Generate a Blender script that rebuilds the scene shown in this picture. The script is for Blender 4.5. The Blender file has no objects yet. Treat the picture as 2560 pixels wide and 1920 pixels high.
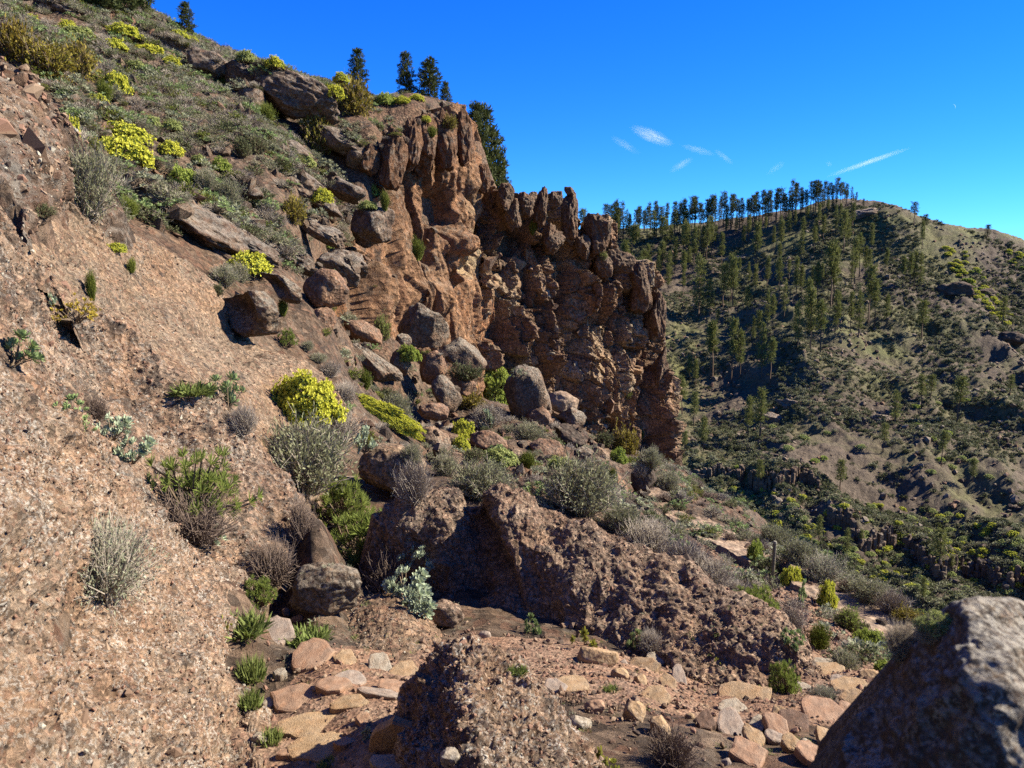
import bpy, bmesh, math, random
import numpy as np
from mathutils import Vector, Matrix
from mathutils.bvhtree import BVHTree

random.seed(7)
RNG = np.random.default_rng(7)
sc = bpy.context.scene
COL = sc.collection

# ------------------------------------------------------------------ camera
W, H, FPX, PITCH = 1024, 768, 788.0, math.radians(8.0)
CP, SP = math.cos(PITCH), math.sin(PITCH)
cam_d = bpy.data.cameras.new('camera')
cam = bpy.data.objects.new('camera', cam_d)
COL.objects.link(cam)
cam.location = (0, 0, 0)
cam.rotation_euler = (math.radians(90) - PITCH, 0, 0)
cam_d.sensor_width = 36.0
cam_d.lens = 36.0 * FPX / W
cam_d.clip_start = 0.05
cam_d.clip_end = 20000
cam_d.dof.use_dof = True
cam_d.dof.focus_distance = 30.0
cam_d.dof.aperture_fstop = 4.5
sc.camera = cam

# ------------------------------------------------------------------ sky, sun, exposure
SUN_AZ, SUN_EL = math.radians(80), math.radians(36)      # azimuth clockwise from the view direction (+Y)
SUN_DIR = Vector((math.sin(SUN_AZ) * math.cos(SUN_EL), math.cos(SUN_AZ) * math.cos(SUN_EL), math.sin(SUN_EL)))
world = bpy.data.worlds.new('World')
sc.world = world
world.use_nodes = True
wn, wl = world.node_tree.nodes, world.node_tree.links
wn.clear()
w_out = wn.new('ShaderNodeOutputWorld')
w_bg = wn.new('ShaderNodeBackground')
w_sky = wn.new('ShaderNodeTexSky')
w_sky.sky_type = 'NISHITA'
w_sky.sun_disc = False
w_sky.sun_elevation = SUN_EL
w_sky.sun_rotation = SUN_AZ
w_sky.altitude = 1500
w_sky.air_density = 1.0
w_sky.dust_density = 0.0
w_sky.ozone_density = 3.0
w_hs = wn.new('ShaderNodeHueSaturation')
w_hs.inputs['Saturation'].default_value = 1.35
w_hs.inputs['Value'].default_value = 1.0
w_bg.inputs['Strength'].default_value = 0.05
wl.new(w_sky.outputs[0], w_hs.inputs['Color'])
w_mul = wn.new('ShaderNodeMix')
w_mul.data_type = 'RGBA'
w_mul.blend_type = 'MULTIPLY'
w_mul.inputs[0].default_value = 1.0
w_mul.inputs[7].default_value = (0.30, 0.80, 1.60, 1)          # the deep saturated blue of this sky
wl.new(w_hs.outputs[0], w_mul.inputs[6])
wl.new(w_mul.outputs[2], w_bg.inputs['Color'])
wl.new(w_bg.outputs[0], w_out.inputs['Surface'])

sun_d = bpy.data.lights.new('sun', 'SUN')
sun_d.energy = 5.0
sun_d.angle = math.radians(0.5)
sun_d.color = (1.0, 0.91, 0.77)
sun = bpy.data.objects.new('sun', sun_d)
COL.objects.link(sun)
sun.rotation_euler = (-SUN_DIR).to_track_quat('-Z', 'Y').to_euler()

sc.view_settings.view_transform = 'Standard'
sc.view_settings.look = 'None'
sc.view_settings.exposure = 1.7
sc.view_settings.gamma = 1.0
sc.view_settings.use_curve_mapping = False
sc.render.engine = 'CYCLES'
sc.cycles.max_bounces = 4
sc.cycles.diffuse_bounces = 2
sc.cycles.glossy_bounces = 1
sc.cycles.transmission_bounces = 2
sc.cycles.volume_bounces = 1
sc.cycles.use_denoising = False
sc.cycles.use_adaptive_sampling = False


# ------------------------------------------------------------------ helpers: points, noise, meshes
def P(u, v, d):
    """world point that the photo's pixel (u, v) shows at forward distance d"""
    a, b = (u - 512.0) / FPX, (384.0 - v) / FPX
    s = d / (CP + b * SP)
    return np.array((a * s, d, (-SP + b * CP) * s))


def PA(arr):
    arr = np.asarray(arr, float)
    a, b = (arr[..., 0] - 512.0) / FPX, (384.0 - arr[..., 1]) / FPX
    s = arr[..., 2] / (CP + b * SP)
    return np.stack((a * s, arr[..., 2], (-SP + b * CP) * s), -1)


def project(p):
    p = np.asarray(p, float)
    zc = p[..., 1] * CP - p[..., 2] * SP
    yc = p[..., 1] * SP + p[..., 2] * CP
    zc = np.maximum(zc, 1e-3)
    return 512 + FPX * p[..., 0] / zc, 384 - FPX * yc / zc


_G = RNG.normal(size=(256, 3))
_G /= np.linalg.norm(_G, axis=1)[:, None]
_PERM = np.concatenate([RNG.permutation(256)] * 3)


def _hash(ix, iy, iz):
    return _PERM[_PERM[_PERM[ix & 255] + (iy & 255)] + (iz & 255)]


def perlin(p):
    p = np.asarray(p, float)
    i = np.floor(p).astype(np.int64)
    f = p - i
    w = f * f * f * (f * (f * 6 - 15) + 10)
    out = np.zeros(p.shape[:-1])
    for dx in (0, 1):
        wx = w[..., 0] if dx else 1 - w[..., 0]
        for dy in (0, 1):
            wy = w[..., 1] if dy else 1 - w[..., 1]
            for dz in (0, 1):
                wz = w[..., 2] if dz else 1 - w[..., 2]
                g = _G[_hash(i[..., 0] + dx, i[..., 1] + dy, i[..., 2] + dz)]
                dot = g[..., 0] * (f[..., 0] - dx) + g[..., 1] * (f[..., 1] - dy) + g[..., 2] * (f[..., 2] - dz)
                out += wx * wy * wz * dot
    return out * 1.6


def fbm(p, octaves=4, gain=0.5, lac=2.07):
    out, a = 0.0, 1.0
    p = np.asarray(p, float)
    for k in range(octaves):
        out = out + a * perlin(p + 17.3 * k)
        p = p * lac
        a *= gain
    return out


def ridged(p, octaves=3, gain=0.5, lac=2.1):
    out, a = 0.0, 1.0
    p = np.asarray(p, float)
    for k in range(octaves):
        out = out + a * (1 - np.abs(perlin(p + 9.1 * k)) * 2)
        p = p * lac
        a *= gain
    return out


def worley(p):
    """F1, F2 and a cell hash 0..1 and the vector to the nearest centre (3D)"""
    p = np.asarray(p, float)
    i = np.floor(p).astype(np.int64)
    sh = p.shape[:-1]
    f1, f2 = np.full(sh, 9.0), np.full(sh, 9.0)
    idv, vec = np.zeros(sh, np.int64), np.zeros(p.shape)
    for dx in (-1, 0, 1):
        for dy in (-1, 0, 1):
            for dz in (-1, 0, 1):
                cx, cy, cz = i[..., 0] + dx, i[..., 1] + dy, i[..., 2] + dz
                h = _hash(cx, cy, cz)
                c = np.stack((cx, cy, cz), -1) + 0.5 + 0.42 * _G[h]
                dv = p - c
                dd = np.sqrt((dv * dv).sum(-1))
                m = dd < f1
                f2 = np.where(m, f1, np.minimum(f2, dd))
                f1 = np.where(m, dd, f1)
                idv = np.where(m, h + 256 * ((cx * 7 + cy * 13 + cz * 29) & 15), idv)
                vec = np.where(m[..., None], dv, vec)
    return f1, f2, idv, vec


def blocky(p, tilt=0.9):
    """angular facets: a random plane in every cell"""
    f1, f2, idv, vec = worley(p)
    g = _G[idv & 255]
    h = ((idv * 37) % 251) / 251.0 - 0.5
    return h + tilt * (g * vec).sum(-1), f1, f2, idv


def mesh_np(name, verts, faces, smooth=True, mats=(), mat_idx=None):
    verts = np.ascontiguousarray(verts, np.float32)
    me = bpy.data.meshes.new(name)
    if isinstance(faces, np.ndarray):
        faces = [faces]
    me.vertices.add(len(verts))
    me.vertices.foreach_set('co', verts.ravel())
    nl = sum(f.size for f in faces)
    nf = sum(len(f) for f in faces)
    me.loops.add(nl)
    me.loops.foreach_set('vertex_index', np.concatenate([f.ravel() for f in faces]).astype(np.int32))
    me.polygons.add(nf)
    starts, tot = [], 0
    for f in faces:
        starts.append(tot + np.arange(len(f)) * f.shape[1])
        tot += f.size
    me.polygons.foreach_set('loop_start', np.concatenate(starts).astype(np.int32))
    me.polygons.foreach_set('use_smooth', np.full(nf, bool(smooth)))
    for m in mats:
        me.materials.append(m)
    if mat_idx is not None:
        me.polygons.foreach_set('material_index', np.asarray(mat_idx, np.int32))
    me.update(calc_edges=True)
    return me


def link(name, data, parent=None, **props):
    o = bpy.data.objects.new(name, data)
    COL.objects.link(o)
    o.parent = parent
    for k, v in props.items():
        if v is not None:
            o[k] = v
    return o


def thing(name, label, cat, loc=(0, 0, 0), group=None):
    return link(name, None, None, label=label, category=cat, group=group) if loc is None else _emp(name, label, cat, loc, group)


def _emp(name, label, cat, loc, group):
    o = link(name, None, None, label=label, category=cat, group=group)
    o.location = loc
    o.empty_display_size = 0.1
    return o


def grid_faces(n, m):
    a = (np.arange(n - 1)[:, None] * m + np.arange(m - 1)[None, :]).ravel()
    return np.stack((a, a + 1, a + m + 1, a + m), -1)


def spread_attr(me, name, vals):
    at = me.attributes.new(name, 'FLOAT', 'POINT')
    at.data.foreach_set('value', np.asarray(vals, np.float32))


# ------------------------------------------------------------------ materials
def nt(name):
    m = bpy.data.materials.new(name)
    m.use_nodes = True
    t = m.node_tree
    b = t.nodes['Principled BSDF']
    b.inputs['Roughness'].default_value = 0.9
    b.inputs['Specular IOR Level'].default_value = 0.15
    return m, t.nodes, t.links, b


def ramp(n, l, src, stops, interp='LINEAR'):
    r = n.new('ShaderNodeValToRGB')
    r.color_ramp.interpolation = interp
    e = r.color_ramp.elements
    while len(e) < len(stops):
        e.new(0.5)
    for k, (pos, c) in enumerate(stops):
        e[k].position = pos
        e[k].color = (c, c, c, 1) if isinstance(c, (int, float)) else (*c, 1)
    l.new(src, r.inputs[0])
    return r.outputs[0]


def mixc(n, l, fac, a, b, mode='MIX'):
    x = n.new('ShaderNodeMix')
    x.data_type = 'RGBA'
    x.blend_type = mode
    for sock, val in ((x.inputs[0], fac), (x.inputs[6], a), (x.inputs[7], b)):
        if isinstance(val, (int, float)):
            sock.default_value = val
        elif isinstance(val, tuple):
            sock.default_value = (*val, 1)
        else:
            l.new(val, sock)
    return x.outputs[2]


def noise_node(n, l, co, scale, detail=4, rough=0.6, dist=0.0):
    t = n.new('ShaderNodeTexNoise')
    t.inputs['Scale'].default_value = scale
    t.inputs['Detail'].default_value = detail
    t.inputs['Roughness'].default_value = rough
    t.inputs['Distortion'].default_value = dist
    l.new(co, t.inputs['Vector'])
    return t.outputs['Fac']


def vor_node(n, l, co, scale, feature='F1', out='Distance'):
    t = n.new('ShaderNodeTexVoronoi')
    t.feature = feature
    t.inputs['Scale'].default_value = scale
    l.new(co, t.inputs['Vector'])
    return t.outputs[out]


def bump(n, l, h, strength, dist, prev=None):
    b = n.new('ShaderNodeBump')
    b.inputs['Strength'].default_value = strength
    b.inputs['Distance'].default_value = dist
    l.new(h, b.inputs['Height'])
    if prev is not None:
        l.new(prev, b.inputs['Normal'])
    return b.outputs[0]


def k3(c, k):
    return tuple(a * b for a, b in zip(c, k))


ROCK_K = (0.50, 0.505, 0.445)
LEAF_K = (0.72, 0.72, 0.62)


def rock_mat(name, tones, s=1.0, clast=0.5, lichen=0.3, lichen_col=(0.6, 0.56, 0.5), dark=0.2, bump_s=0.6, tint_attr=None, tints=None, stretch=None, lichen_up=0.0):
    """weathered volcanic rock. s: features per metre scale; clast: speckle strength; dark: share of dark pitted crust"""
    tones = [k3(t, ROCK_K) for t in tones]
    lichen_col = k3(lichen_col, (0.60, 0.60, 0.56))
    if tints:
        tints = [(p, k3(c, ROCK_K)) for p, c in tints]
    m, n, l, b = nt(name)
    tc = n.new('ShaderNodeTexCoord')
    co = tc.outputs['Object']
    if stretch:
        mp = n.new('ShaderNodeMapping')
        mp.inputs['Scale'].default_value = stretch
        l.new(co, mp.inputs['Vector'])
        co2 = mp.outputs[0]
    else:
        co2 = co
    base = ramp(n, l, noise_node(n, l, co2, 0.55 * s, 7, 0.62, 0.4), [(0.28, tones[0]), (0.5, tones[1]), (0.72, tones[2])])
    if tint_attr:
        a = n.new('ShaderNodeAttribute')
        a.attribute_name = tint_attr
        tr = ramp(n, l, a.outputs['Fac'], tints)
        base = mixc(n, l, 0.75, base, tr)
    # broad zones: redder, greyer, darker weathering
    mac = ramp(n, l, noise_node(n, l, co, 0.16 * s, 5, 0.6, 0.8), [(0.3, (0.62, 0.60, 0.60)), (0.46, (1.0, 1.0, 1.0)), (0.56, (1.12, 1.0, 0.9)), (0.72, (0.92, 0.78, 0.70))])
    base = mixc(n, l, 0.85, base, mixc(n, l, 1.0, base, mac, 'MULTIPLY'))
    # clasts: each voronoi cell its own tint
    vc = vor_node(n, l, co, 7.0 * s, out='Color')
    sep = n.new('ShaderNodeSeparateColor')
    l.new(vc, sep.inputs[0])
    cl = ramp(n, l, sep.outputs[0], [(0.0, 0.22), (0.3, 0.62), (0.65, 1.0), (0.9, 1.5), (1.0, 1.9)])
    col = mixc(n, l, clast, base, mixc(n, l, 1.0, base, cl, 'MULTIPLY'))
    red = ramp(n, l, sep.outputs[1], [(0.8, 0.0), (0.84, 1.0)])
    redf = n.new('ShaderNodeMath')
    redf.operation = 'MULTIPLY'
    redf.inputs[1].default_value = 0.35 * clast
    l.new(red, redf.inputs[0])
    col = mixc(n, l, redf.outputs[0], col, (0.22, 0.095, 0.055))
    # fine grain
    g = ramp(n, l, noise_node(n, l, co, 16 * s, 6, 0.75), [(0.3, 0.55), (0.5, 0.95), (0.7, 1.4)])
    col = mixc(n, l, 0.8, col, mixc(n, l, 1.0, col, g, 'MULTIPLY'))
    # dark crust patches (manganese and black lichen)
    if dark > 0:
        dk = ramp(n, l, noise_node(n, l, co, 1.3 * s, 8, 0.7, 0.6), [(0.62 - 0.25 * dark, 0.0), (0.68 - 0.2 * dark, 1.0)])
        dm = n.new('ShaderNodeMath')
        dm.operation = 'MULTIPLY'
        dm.inputs[1].default_value = 0.75
        l.new(dk, dm.inputs[0])
        col = mixc(n, l, dm.outputs[0], col, (0.036, 0.029, 0.024))
    if lichen > 0:
        big = ramp(n, l, noise_node(n, l, co, 0.9 * s, 4, 0.6), [(0.38, 0.0), (0.66, 1.0)])
        fine = ramp(n, l, noise_node(n, l, co, 9 * s, 5, 0.7, 0.5), [(0.5, 0.0), (0.58, 1.0)])
        mm = n.new('ShaderNodeMath')
        mm.operation = 'MULTIPLY'
        l.new(big, mm.inputs[0])
        l.new(fine, mm.inputs[1])
        f = mm.outputs[0]
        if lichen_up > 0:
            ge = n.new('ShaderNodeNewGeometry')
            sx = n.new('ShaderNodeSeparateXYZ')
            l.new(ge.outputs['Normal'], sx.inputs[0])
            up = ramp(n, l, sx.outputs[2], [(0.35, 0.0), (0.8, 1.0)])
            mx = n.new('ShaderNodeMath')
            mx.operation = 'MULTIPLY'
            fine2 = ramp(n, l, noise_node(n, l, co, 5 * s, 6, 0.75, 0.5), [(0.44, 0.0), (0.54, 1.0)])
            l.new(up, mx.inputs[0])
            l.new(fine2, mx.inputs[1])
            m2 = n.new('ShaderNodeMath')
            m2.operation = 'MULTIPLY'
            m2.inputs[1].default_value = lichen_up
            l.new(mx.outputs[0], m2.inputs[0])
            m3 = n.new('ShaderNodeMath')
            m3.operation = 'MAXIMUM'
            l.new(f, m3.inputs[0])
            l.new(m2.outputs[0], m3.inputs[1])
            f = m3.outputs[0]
        ml = n.new('ShaderNodeMath')
        ml.operation = 'MULTIPLY'
        ml.inputs[1].default_value = lichen
        l.new(f, ml.inputs[0])
        col = mixc(n, l, ml.outputs[0], col, lichen_col)
    l.new(col, b.inputs['Base Color'])
    nb = bump(n, l, noise_node(n, l, co, 3.2 * s, 8, 0.72), bump_s, 0.35 / s)
    nb = bump(n, l, vor_node(n, l, co, 7.0 * s), bump_s, 0.12 / s, nb)
    nb = bump(n, l, noise_node(n, l, co, 20 * s, 5, 0.75), bump_s * 0.9, 0.05 / s, nb)
    l.new(nb, b.inputs['Normal'])
    return m


def leaf_mat(name, c0, c1, trans=0.25, rough=0.7):
    """leaf colour varying from leaf to leaf and plant to plant"""
    c0, c1 = k3(c0, LEAF_K), k3(c1, LEAF_K)
    m, n, l, b = nt(name)
    oi = n.new('ShaderNodeObjectInfo')
    ge = n.new('ShaderNodeNewGeometry')
    ad = n.new('ShaderNodeMath')
    ad.operation = 'MULTIPLY_ADD'
    ad.inputs[1].default_value = 0.4
    l.new(oi.outputs['Random'], ad.inputs[0])
    mu = n.new('ShaderNodeMath')
    mu.operation = 'MULTIPLY'
    mu.inputs[1].default_value = 0.6
    l.new(ge.outputs['Random Per Island'], mu.inputs[0])
    l.new(mu.outputs[0], ad.inputs[2])
    col = mixc(n, l, ad.outputs[0], c0, c1)
    l.new(col, b.inputs['Base Color'])
    b.inputs['Roughness'].default_value = rough
    if trans > 0:
        tr = n.new('ShaderNodeBsdfTranslucent')
        l.new(col, tr.inputs['Color'])
        mx = n.new('ShaderNodeMixShader')
        mx.inputs[0].default_value = trans
        l.new(b.outputs[0], mx.inputs[1])
        l.new(tr.outputs[0], mx.inputs[2])
        l.new(mx.outputs[0], n['Material Output'].inputs['Surface'])
    return m


def plain_mat(name, c0, c1, scale=8.0, rough=0.9, bump_s=0.3):
    c0, c1 = k3(c0, ROCK_K), k3(c1, ROCK_K)
    m, n, l, b = nt(name)
    tc = n.new('ShaderNodeTexCoord')
    f = noise_node(n, l, tc.outputs['Object'], scale, 6, 0.7)
    l.new(ramp(n, l, f, [(0.3, c0), (0.7, c1)]), b.inputs['Base Color'])
    b.inputs['Roughness'].default_value = rough
    if bump_s:
        l.new(bump(n, l, f, bump_s, 0.1), b.inputs['Normal'])
    return m


# rocks: colours are albedos
M_TUFF = rock_mat('pinkish lapilli tuff', [(0.32, 0.21, 0.15), (0.41, 0.29, 0.215), (0.49, 0.37, 0.29)], 4.4, 0.7, 0.8, (0.80, 0.74, 0.66), 0.3, 0.8)
M_TUFFD = rock_mat('crusted and shade darkened tuff', [(0.30, 0.195, 0.14), (0.42, 0.285, 0.21), (0.50, 0.37, 0.29)], 2.6, 0.75, 0.5, (0.74, 0.68, 0.60), 0.5, 0.8)  # denser crust also puts the shade of this rock's face into the colour
M_TUFF2 = rock_mat('tan lapilli tuff', [(0.30, 0.20, 0.14), (0.38, 0.265, 0.19), (0.44, 0.33, 0.25)], 2.2, 0.75, 0.4, (0.62, 0.55, 0.46), 0.2, 0.8)
M_TUFF3 = rock_mat('brown pitted tuff', [(0.33, 0.22, 0.165), (0.43, 0.30, 0.225), (0.50, 0.37, 0.285)], 3.2, 0.75, 0.35, (0.55, 0.47, 0.40), 0.2, 0.9)
M_SLAB = rock_mat('smooth tan slab', [(0.36, 0.24, 0.17), (0.46, 0.32, 0.24), (0.52, 0.39, 0.30)], 0.7, 0.35, 0.25, (0.62, 0.56, 0.48), 0.06, 0.35)
M_BOULDER = rock_mat('weathered brown boulder', [(0.17, 0.11, 0.08), (0.24, 0.165, 0.12), (0.31, 0.225, 0.165)], 1.6, 0.6, 0.6, (0.56, 0.52, 0.43), 0.35, 0.7, lichen_up=0.8)
M_BOULDER2 = rock_mat('reddish boulder', [(0.25, 0.135, 0.09), (0.34, 0.195, 0.13), (0.39, 0.25, 0.175)], 1.6, 0.6, 0.3, (0.52, 0.47, 0.40), 0.12, 0.6, lichen_up=0.5)
M_DARKROCK = rock_mat('dark basalt boulder', [(0.09, 0.06, 0.05), (0.13, 0.09, 0.07), (0.18, 0.125, 0.1)], 0.9, 0.5, 0.3, (0.42, 0.38, 0.32), 0.25, 0.7, lichen_up=0.4)
M_LEDGE = rock_mat('lichened slope ledge', [(0.20, 0.13, 0.10), (0.28, 0.19, 0.145), (0.34, 0.25, 0.19)], 0.6, 0.5, 0.6, (0.52, 0.48, 0.42), 0.3, 0.8, lichen_up=0.75)
M_MOTTLED = rock_mat('mottled grey boulder', [(0.15, 0.105, 0.075), (0.24, 0.175, 0.13), (0.38, 0.30, 0.22)], 3.0, 0.5, 0.6, (0.62, 0.55, 0.45), 0.35, 0.7, lichen_up=0.6)
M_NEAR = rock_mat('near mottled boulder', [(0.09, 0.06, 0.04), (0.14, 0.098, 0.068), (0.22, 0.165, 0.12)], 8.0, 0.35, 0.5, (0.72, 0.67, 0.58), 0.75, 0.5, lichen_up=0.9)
M_CLIFF_E = rock_mat('orange brown cliff', [(0.26, 0.135, 0.08), (0.36, 0.20, 0.125), (0.42, 0.26, 0.175)], 0.35, 0.45, 0.4, (0.46, 0.42, 0.35), 0.22, 0.9, 'tint',
                     [(0.0, (0.30, 0.155, 0.09)), (0.35, (0.52, 0.265, 0.145)), (0.7, (0.62, 0.36, 0.21)), (0.9, (0.85, 0.64, 0.40))], (1.6, 1.6, 0.45), 0.7)
M_CLIFF_F = rock_mat('breccia cliff', [(0.28, 0.18, 0.13), (0.40, 0.26, 0.185), (0.52, 0.36, 0.26)], 0.9, 0.6, 0.3, (0.44, 0.40, 0.34), 0.25, 0.9, 'tint',
                     [(0.0, (0.22, 0.145, 0.10)), (0.3, (0.42, 0.26, 0.17)), (0.55, (0.56, 0.38, 0.25)), (0.8, (0.78, 0.58, 0.38)), (1.0, (0.60, 0.56, 0.50))])
M_STONE = [rock_mat('pink path stone', [(0.38, 0.225, 0.155), (0.47, 0.29, 0.205), (0.54, 0.365, 0.27)], 4.0, 0.15, 0.2, (0.66, 0.58, 0.48), 0.05, 0.25),
           rock_mat('tan path stone', [(0.42, 0.27, 0.16), (0.52, 0.35, 0.215), (0.60, 0.43, 0.29)], 4.0, 0.2, 0.3, (0.66, 0.58, 0.48), 0.08, 0.3),
           rock_mat('grey path stone', [(0.36, 0.27, 0.23), (0.46, 0.36, 0.31), (0.54, 0.44, 0.385)], 4.0, 0.15, 0.25, (0.6, 0.55, 0.5), 0.08, 0.25),
           rock_mat('pale lichened path stone', [(0.40, 0.32, 0.25), (0.52, 0.43, 0.35), (0.60, 0.52, 0.43)], 4.0, 0.25, 0.7, (0.72, 0.66, 0.57), 0.1, 0.35),
           rock_mat('dark path stone', [(0.15, 0.09, 0.07), (0.22, 0.135, 0.10), (0.28, 0.18, 0.14)], 4.0, 0.3, 0.2, (0.5, 0.45, 0.4), 0.1, 0.4)]
M_SOIL = rock_mat('reddish brown trail soil', [(0.29, 0.18, 0.13), (0.37, 0.235, 0.17), (0.45, 0.30, 0.22)], 5.0, 0.6, 0.0, dark=0.0, bump_s=0.45)


# ------------------------------------------------------------------ rocks given as nets of surveyed points (pixel, distance)
def catmull(c, n):
    """resample rows of control points (k, m, 3) to n rows"""
    k = len(c)
    t = np.linspace(0, k - 1 - 1e-9, n)
    i = np.floor(t).astype(int)
    f = (t - i)[:, None, None]
    g = lambda j: c[np.clip(j, 0, k - 1)]
    p0, p1, p2, p3 = g(i - 1), g(i), g(i + 1), g(i + 2)
    return 0.5 * (2 * p1 + (p2 - p0) * f + (2 * p0 - 5 * p1 + 4 * p2 - p3) * f ** 2 + (3 * p1 - p0 - 3 * p2 + p3) * f ** 3)


def net_surface(ctrl, n, m):
    g = catmull(ctrl, n)
    return np.swapaxes(catmull(np.swapaxes(g, 0, 1), m), 0, 1)


def grid_normals(g):
    du, dv = np.gradient(g, axis=0), np.gradient(g, axis=1)
    nn = np.cross(dv, du)
    nn /= np.linalg.norm(nn, axis=-1, keepdims=True) + 1e-9
    return nn


def face_camera(g, nn):
    """flip normals so that on the whole they look up and towards the viewer"""
    c = g.mean((0, 1))
    return nn if (nn.mean((0, 1)) * (-c / np.linalg.norm(c) + np.array((0.3, 0, 1.0)))).sum() > 0 else -nn


PROXY_V, PROXY_F = [], []          # coarse copies of the solid surfaces, to stand plants on


def add_proxy(g):
    base = sum(len(v) for v in PROXY_V)
    PROXY_V.append(g.reshape(-1, 3))
    PROXY_F.extend((grid_faces(g.shape[0], g.shape[1]) + base).tolist())


CLAST_JOBS = []


def net_rock(name, label, rows, n, m, mat, amp=(0.12, 0.05, 0.02), freq=1.2, skirt=(0, 0.4, -0.9), back=None, category='rock', clasts=None, seed=0, cut=None):
    ctrl = PA(rows)
    if back is not None:
        ctrl = np.concatenate((ctrl[:1] + np.array(back) * 2.0, ctrl[:1] + np.array(back) * 0.6, ctrl), 0)
    g0 = net_surface(ctrl, n, m)
    nn = face_camera(g0, grid_normals(g0))
    q = g0 + seed * 31.7
    d = amp[0] * fbm(q * freq, 4) + amp[1] * ridged(q * freq * 2.6, 3) * 0.6
    f1, f2, idv, _ = worley(q * freq * 5.0)
    d += amp[2] * (0.9 - f1 * 1.6)
    f1b, _, idb, _ = worley(q * freq * 13.0)
    d += amp[2] * 0.5 * (0.8 - f1b * 1.5) + amp[2] * 0.5 * perlin(q * freq * 24)
    # pits: some cells are hollows where a clast fell out
    d -= amp[2] * 1.6 * ((idv % 7) == 0) * np.clip(1 - f1 * 1.9, 0, 1)
    if cut is not None:
        d = d + cut(g0)
    g = g0 + nn * d[..., None]
    add_proxy(g[::max(1, n // 50), ::max(1, m // 60)])
    # skirts: run every border into the ground
    sk = np.array(skirt)
    top = g[:1] + sk
    bot = g[-1:] + np.array((0, 0, -0.8))
    gg = np.concatenate((top, g, bot), 0)
    lft = gg[:, :1] + np.array((-0.25, 0.1, -0.9))
    rgt = gg[:, -1:] + np.array((0.1, 0.1, -0.9))
    gg = np.concatenate((lft, gg, rgt), 1)
    faces = grid_faces(gg.shape[0], gg.shape[1])
    nrm = grid_normals(gg)
    if (face_camera(gg, nrm) * nrm).sum() < 0:
        faces = faces[:, ::-1]
    c = gg.reshape(-1, 3)
    me = mesh_np(name, c, faces, True, [mat])
    if clasts:
        root = link(name, me, None, label=label, category=category)
        CLAST_JOBS.append((root, g, nn, clasts))
        return root
    return link(name, me, None, label=label, category=category)


NET_A1 = [
    [(-90, 340, 5.5), (0, 385, 5.6), (65, 419, 6.2), (109, 470, 6.9), (149, 511, 7.4), (182, 548, 7.8), (233, 590, 8.2), (246, 652, 7.2), (250, 714, 6.0), (264, 775, 4.7), (275, 860, 4.0)],
    [(-80, 375, 4.9), (-10, 415, 5.0), (48, 452, 5.6), (90, 503, 6.1), (128, 548, 6.5), (162, 588, 6.8), (205, 625, 6.9), (222, 680, 6.3), (230, 738, 5.4), (242, 795, 4.5), (255, 870, 3.9)],
    [(-90, 420, 4.2), (-20, 450, 4.4), (30, 490, 4.8), (70, 540, 5.2), (105, 590, 5.5), (140, 630, 5.7), (170, 670, 5.6), (190, 710, 5.2), (205, 760, 4.7), (220, 810, 4.3), (235, 880, 3.8)],
    [(-130, 520, 3.2), (-60, 560, 3.4), (-20, 600, 3.6), (10, 650, 3.8), (40, 690, 3.9), (70, 730, 3.9), (100, 770, 3.8), (130, 810, 3.7), (150, 850, 3.5), (160, 900, 3.3), (170, 960, 3.1)],
    [(-200, 640, 2.4), (-160, 690, 2.5), (-130, 740, 2.6), (-100, 800, 2.7), (-60, 850, 2.7), (-30, 890, 2.7), (0, 930, 2.7), (30, 970, 2.6), (60, 1010, 2.5), (80, 1050, 2.4), (100, 1100, 2.3)],
]
NET_A2 = [
    [(-40, 170, 8.5), (0, 215, 9), (20, 256, 9.3), (40, 295, 9.6), (62, 322, 10), (110, 318, 10.6), (145, 345, 10.8), (163, 365, 10.8), (210, 396, 11), (233, 422, 11), (249, 458, 10.6), (280, 489, 10.4), (303, 515, 10), (290, 560, 9.5), (262, 600, 9)],
    [(-60, 230, 7.5), (-20, 280, 7.8), (5, 315, 8.1), (30, 345, 8.7), (58, 374, 9.05), (92, 390, 9.75), (122, 410, 10.0), (144, 430, 10.0), (168, 455, 10.0), (190, 480, 9.7), (210, 505, 9.6), (232, 530, 9.4), (252, 552, 9.2), (254, 578, 8.9), (248, 602, 8.7)],
    [(-80, 330, 6), (-40, 360, 6.2), (0, 395, 6.5), (30, 415, 6.8), (55, 430, 7.3), (85, 447, 7.7), (108, 470, 7.9), (128, 493, 8.0), (150, 520, 8.2), (170, 540, 8.3), (190, 560, 8.4), (205, 575, 8.4), (220, 590, 8.4), (230, 600, 8.4), (238, 612, 8.3)],
]
NET_A3 = [
    [(60, 195, 15), (109, 230, 16.5), (150, 245, 18), (179, 264, 19), (218, 290, 20), (235, 335, 19.5), (262, 350, 19.5), (303, 362, 20), (334, 396, 19.5), (345, 425, 18.5), (330, 455, 17), (310, 490, 15), (300, 520, 13)],
    [(20, 215, 12.5), (60, 260, 13), (95, 285, 13.8), (120, 305, 14.5), (150, 320, 15), (180, 345, 15.3), (205, 365, 15.5), (230, 385, 15.5), (255, 405, 15.3), (265, 430, 14.8), (270, 455, 14), (280, 480, 13), (285, 510, 12)],
    [(0, 240, 10.3), (20, 270, 10.5), (42, 305, 10.1), (75, 328, 10.5), (110, 332, 10.9), (140, 352, 11.1), (165, 377, 11.2), (200, 403, 11.4), (225, 425, 12), (245, 455, 11.7), (262, 475, 11.5), (275, 495, 11), (285, 525, 10.5)],
]
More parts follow.
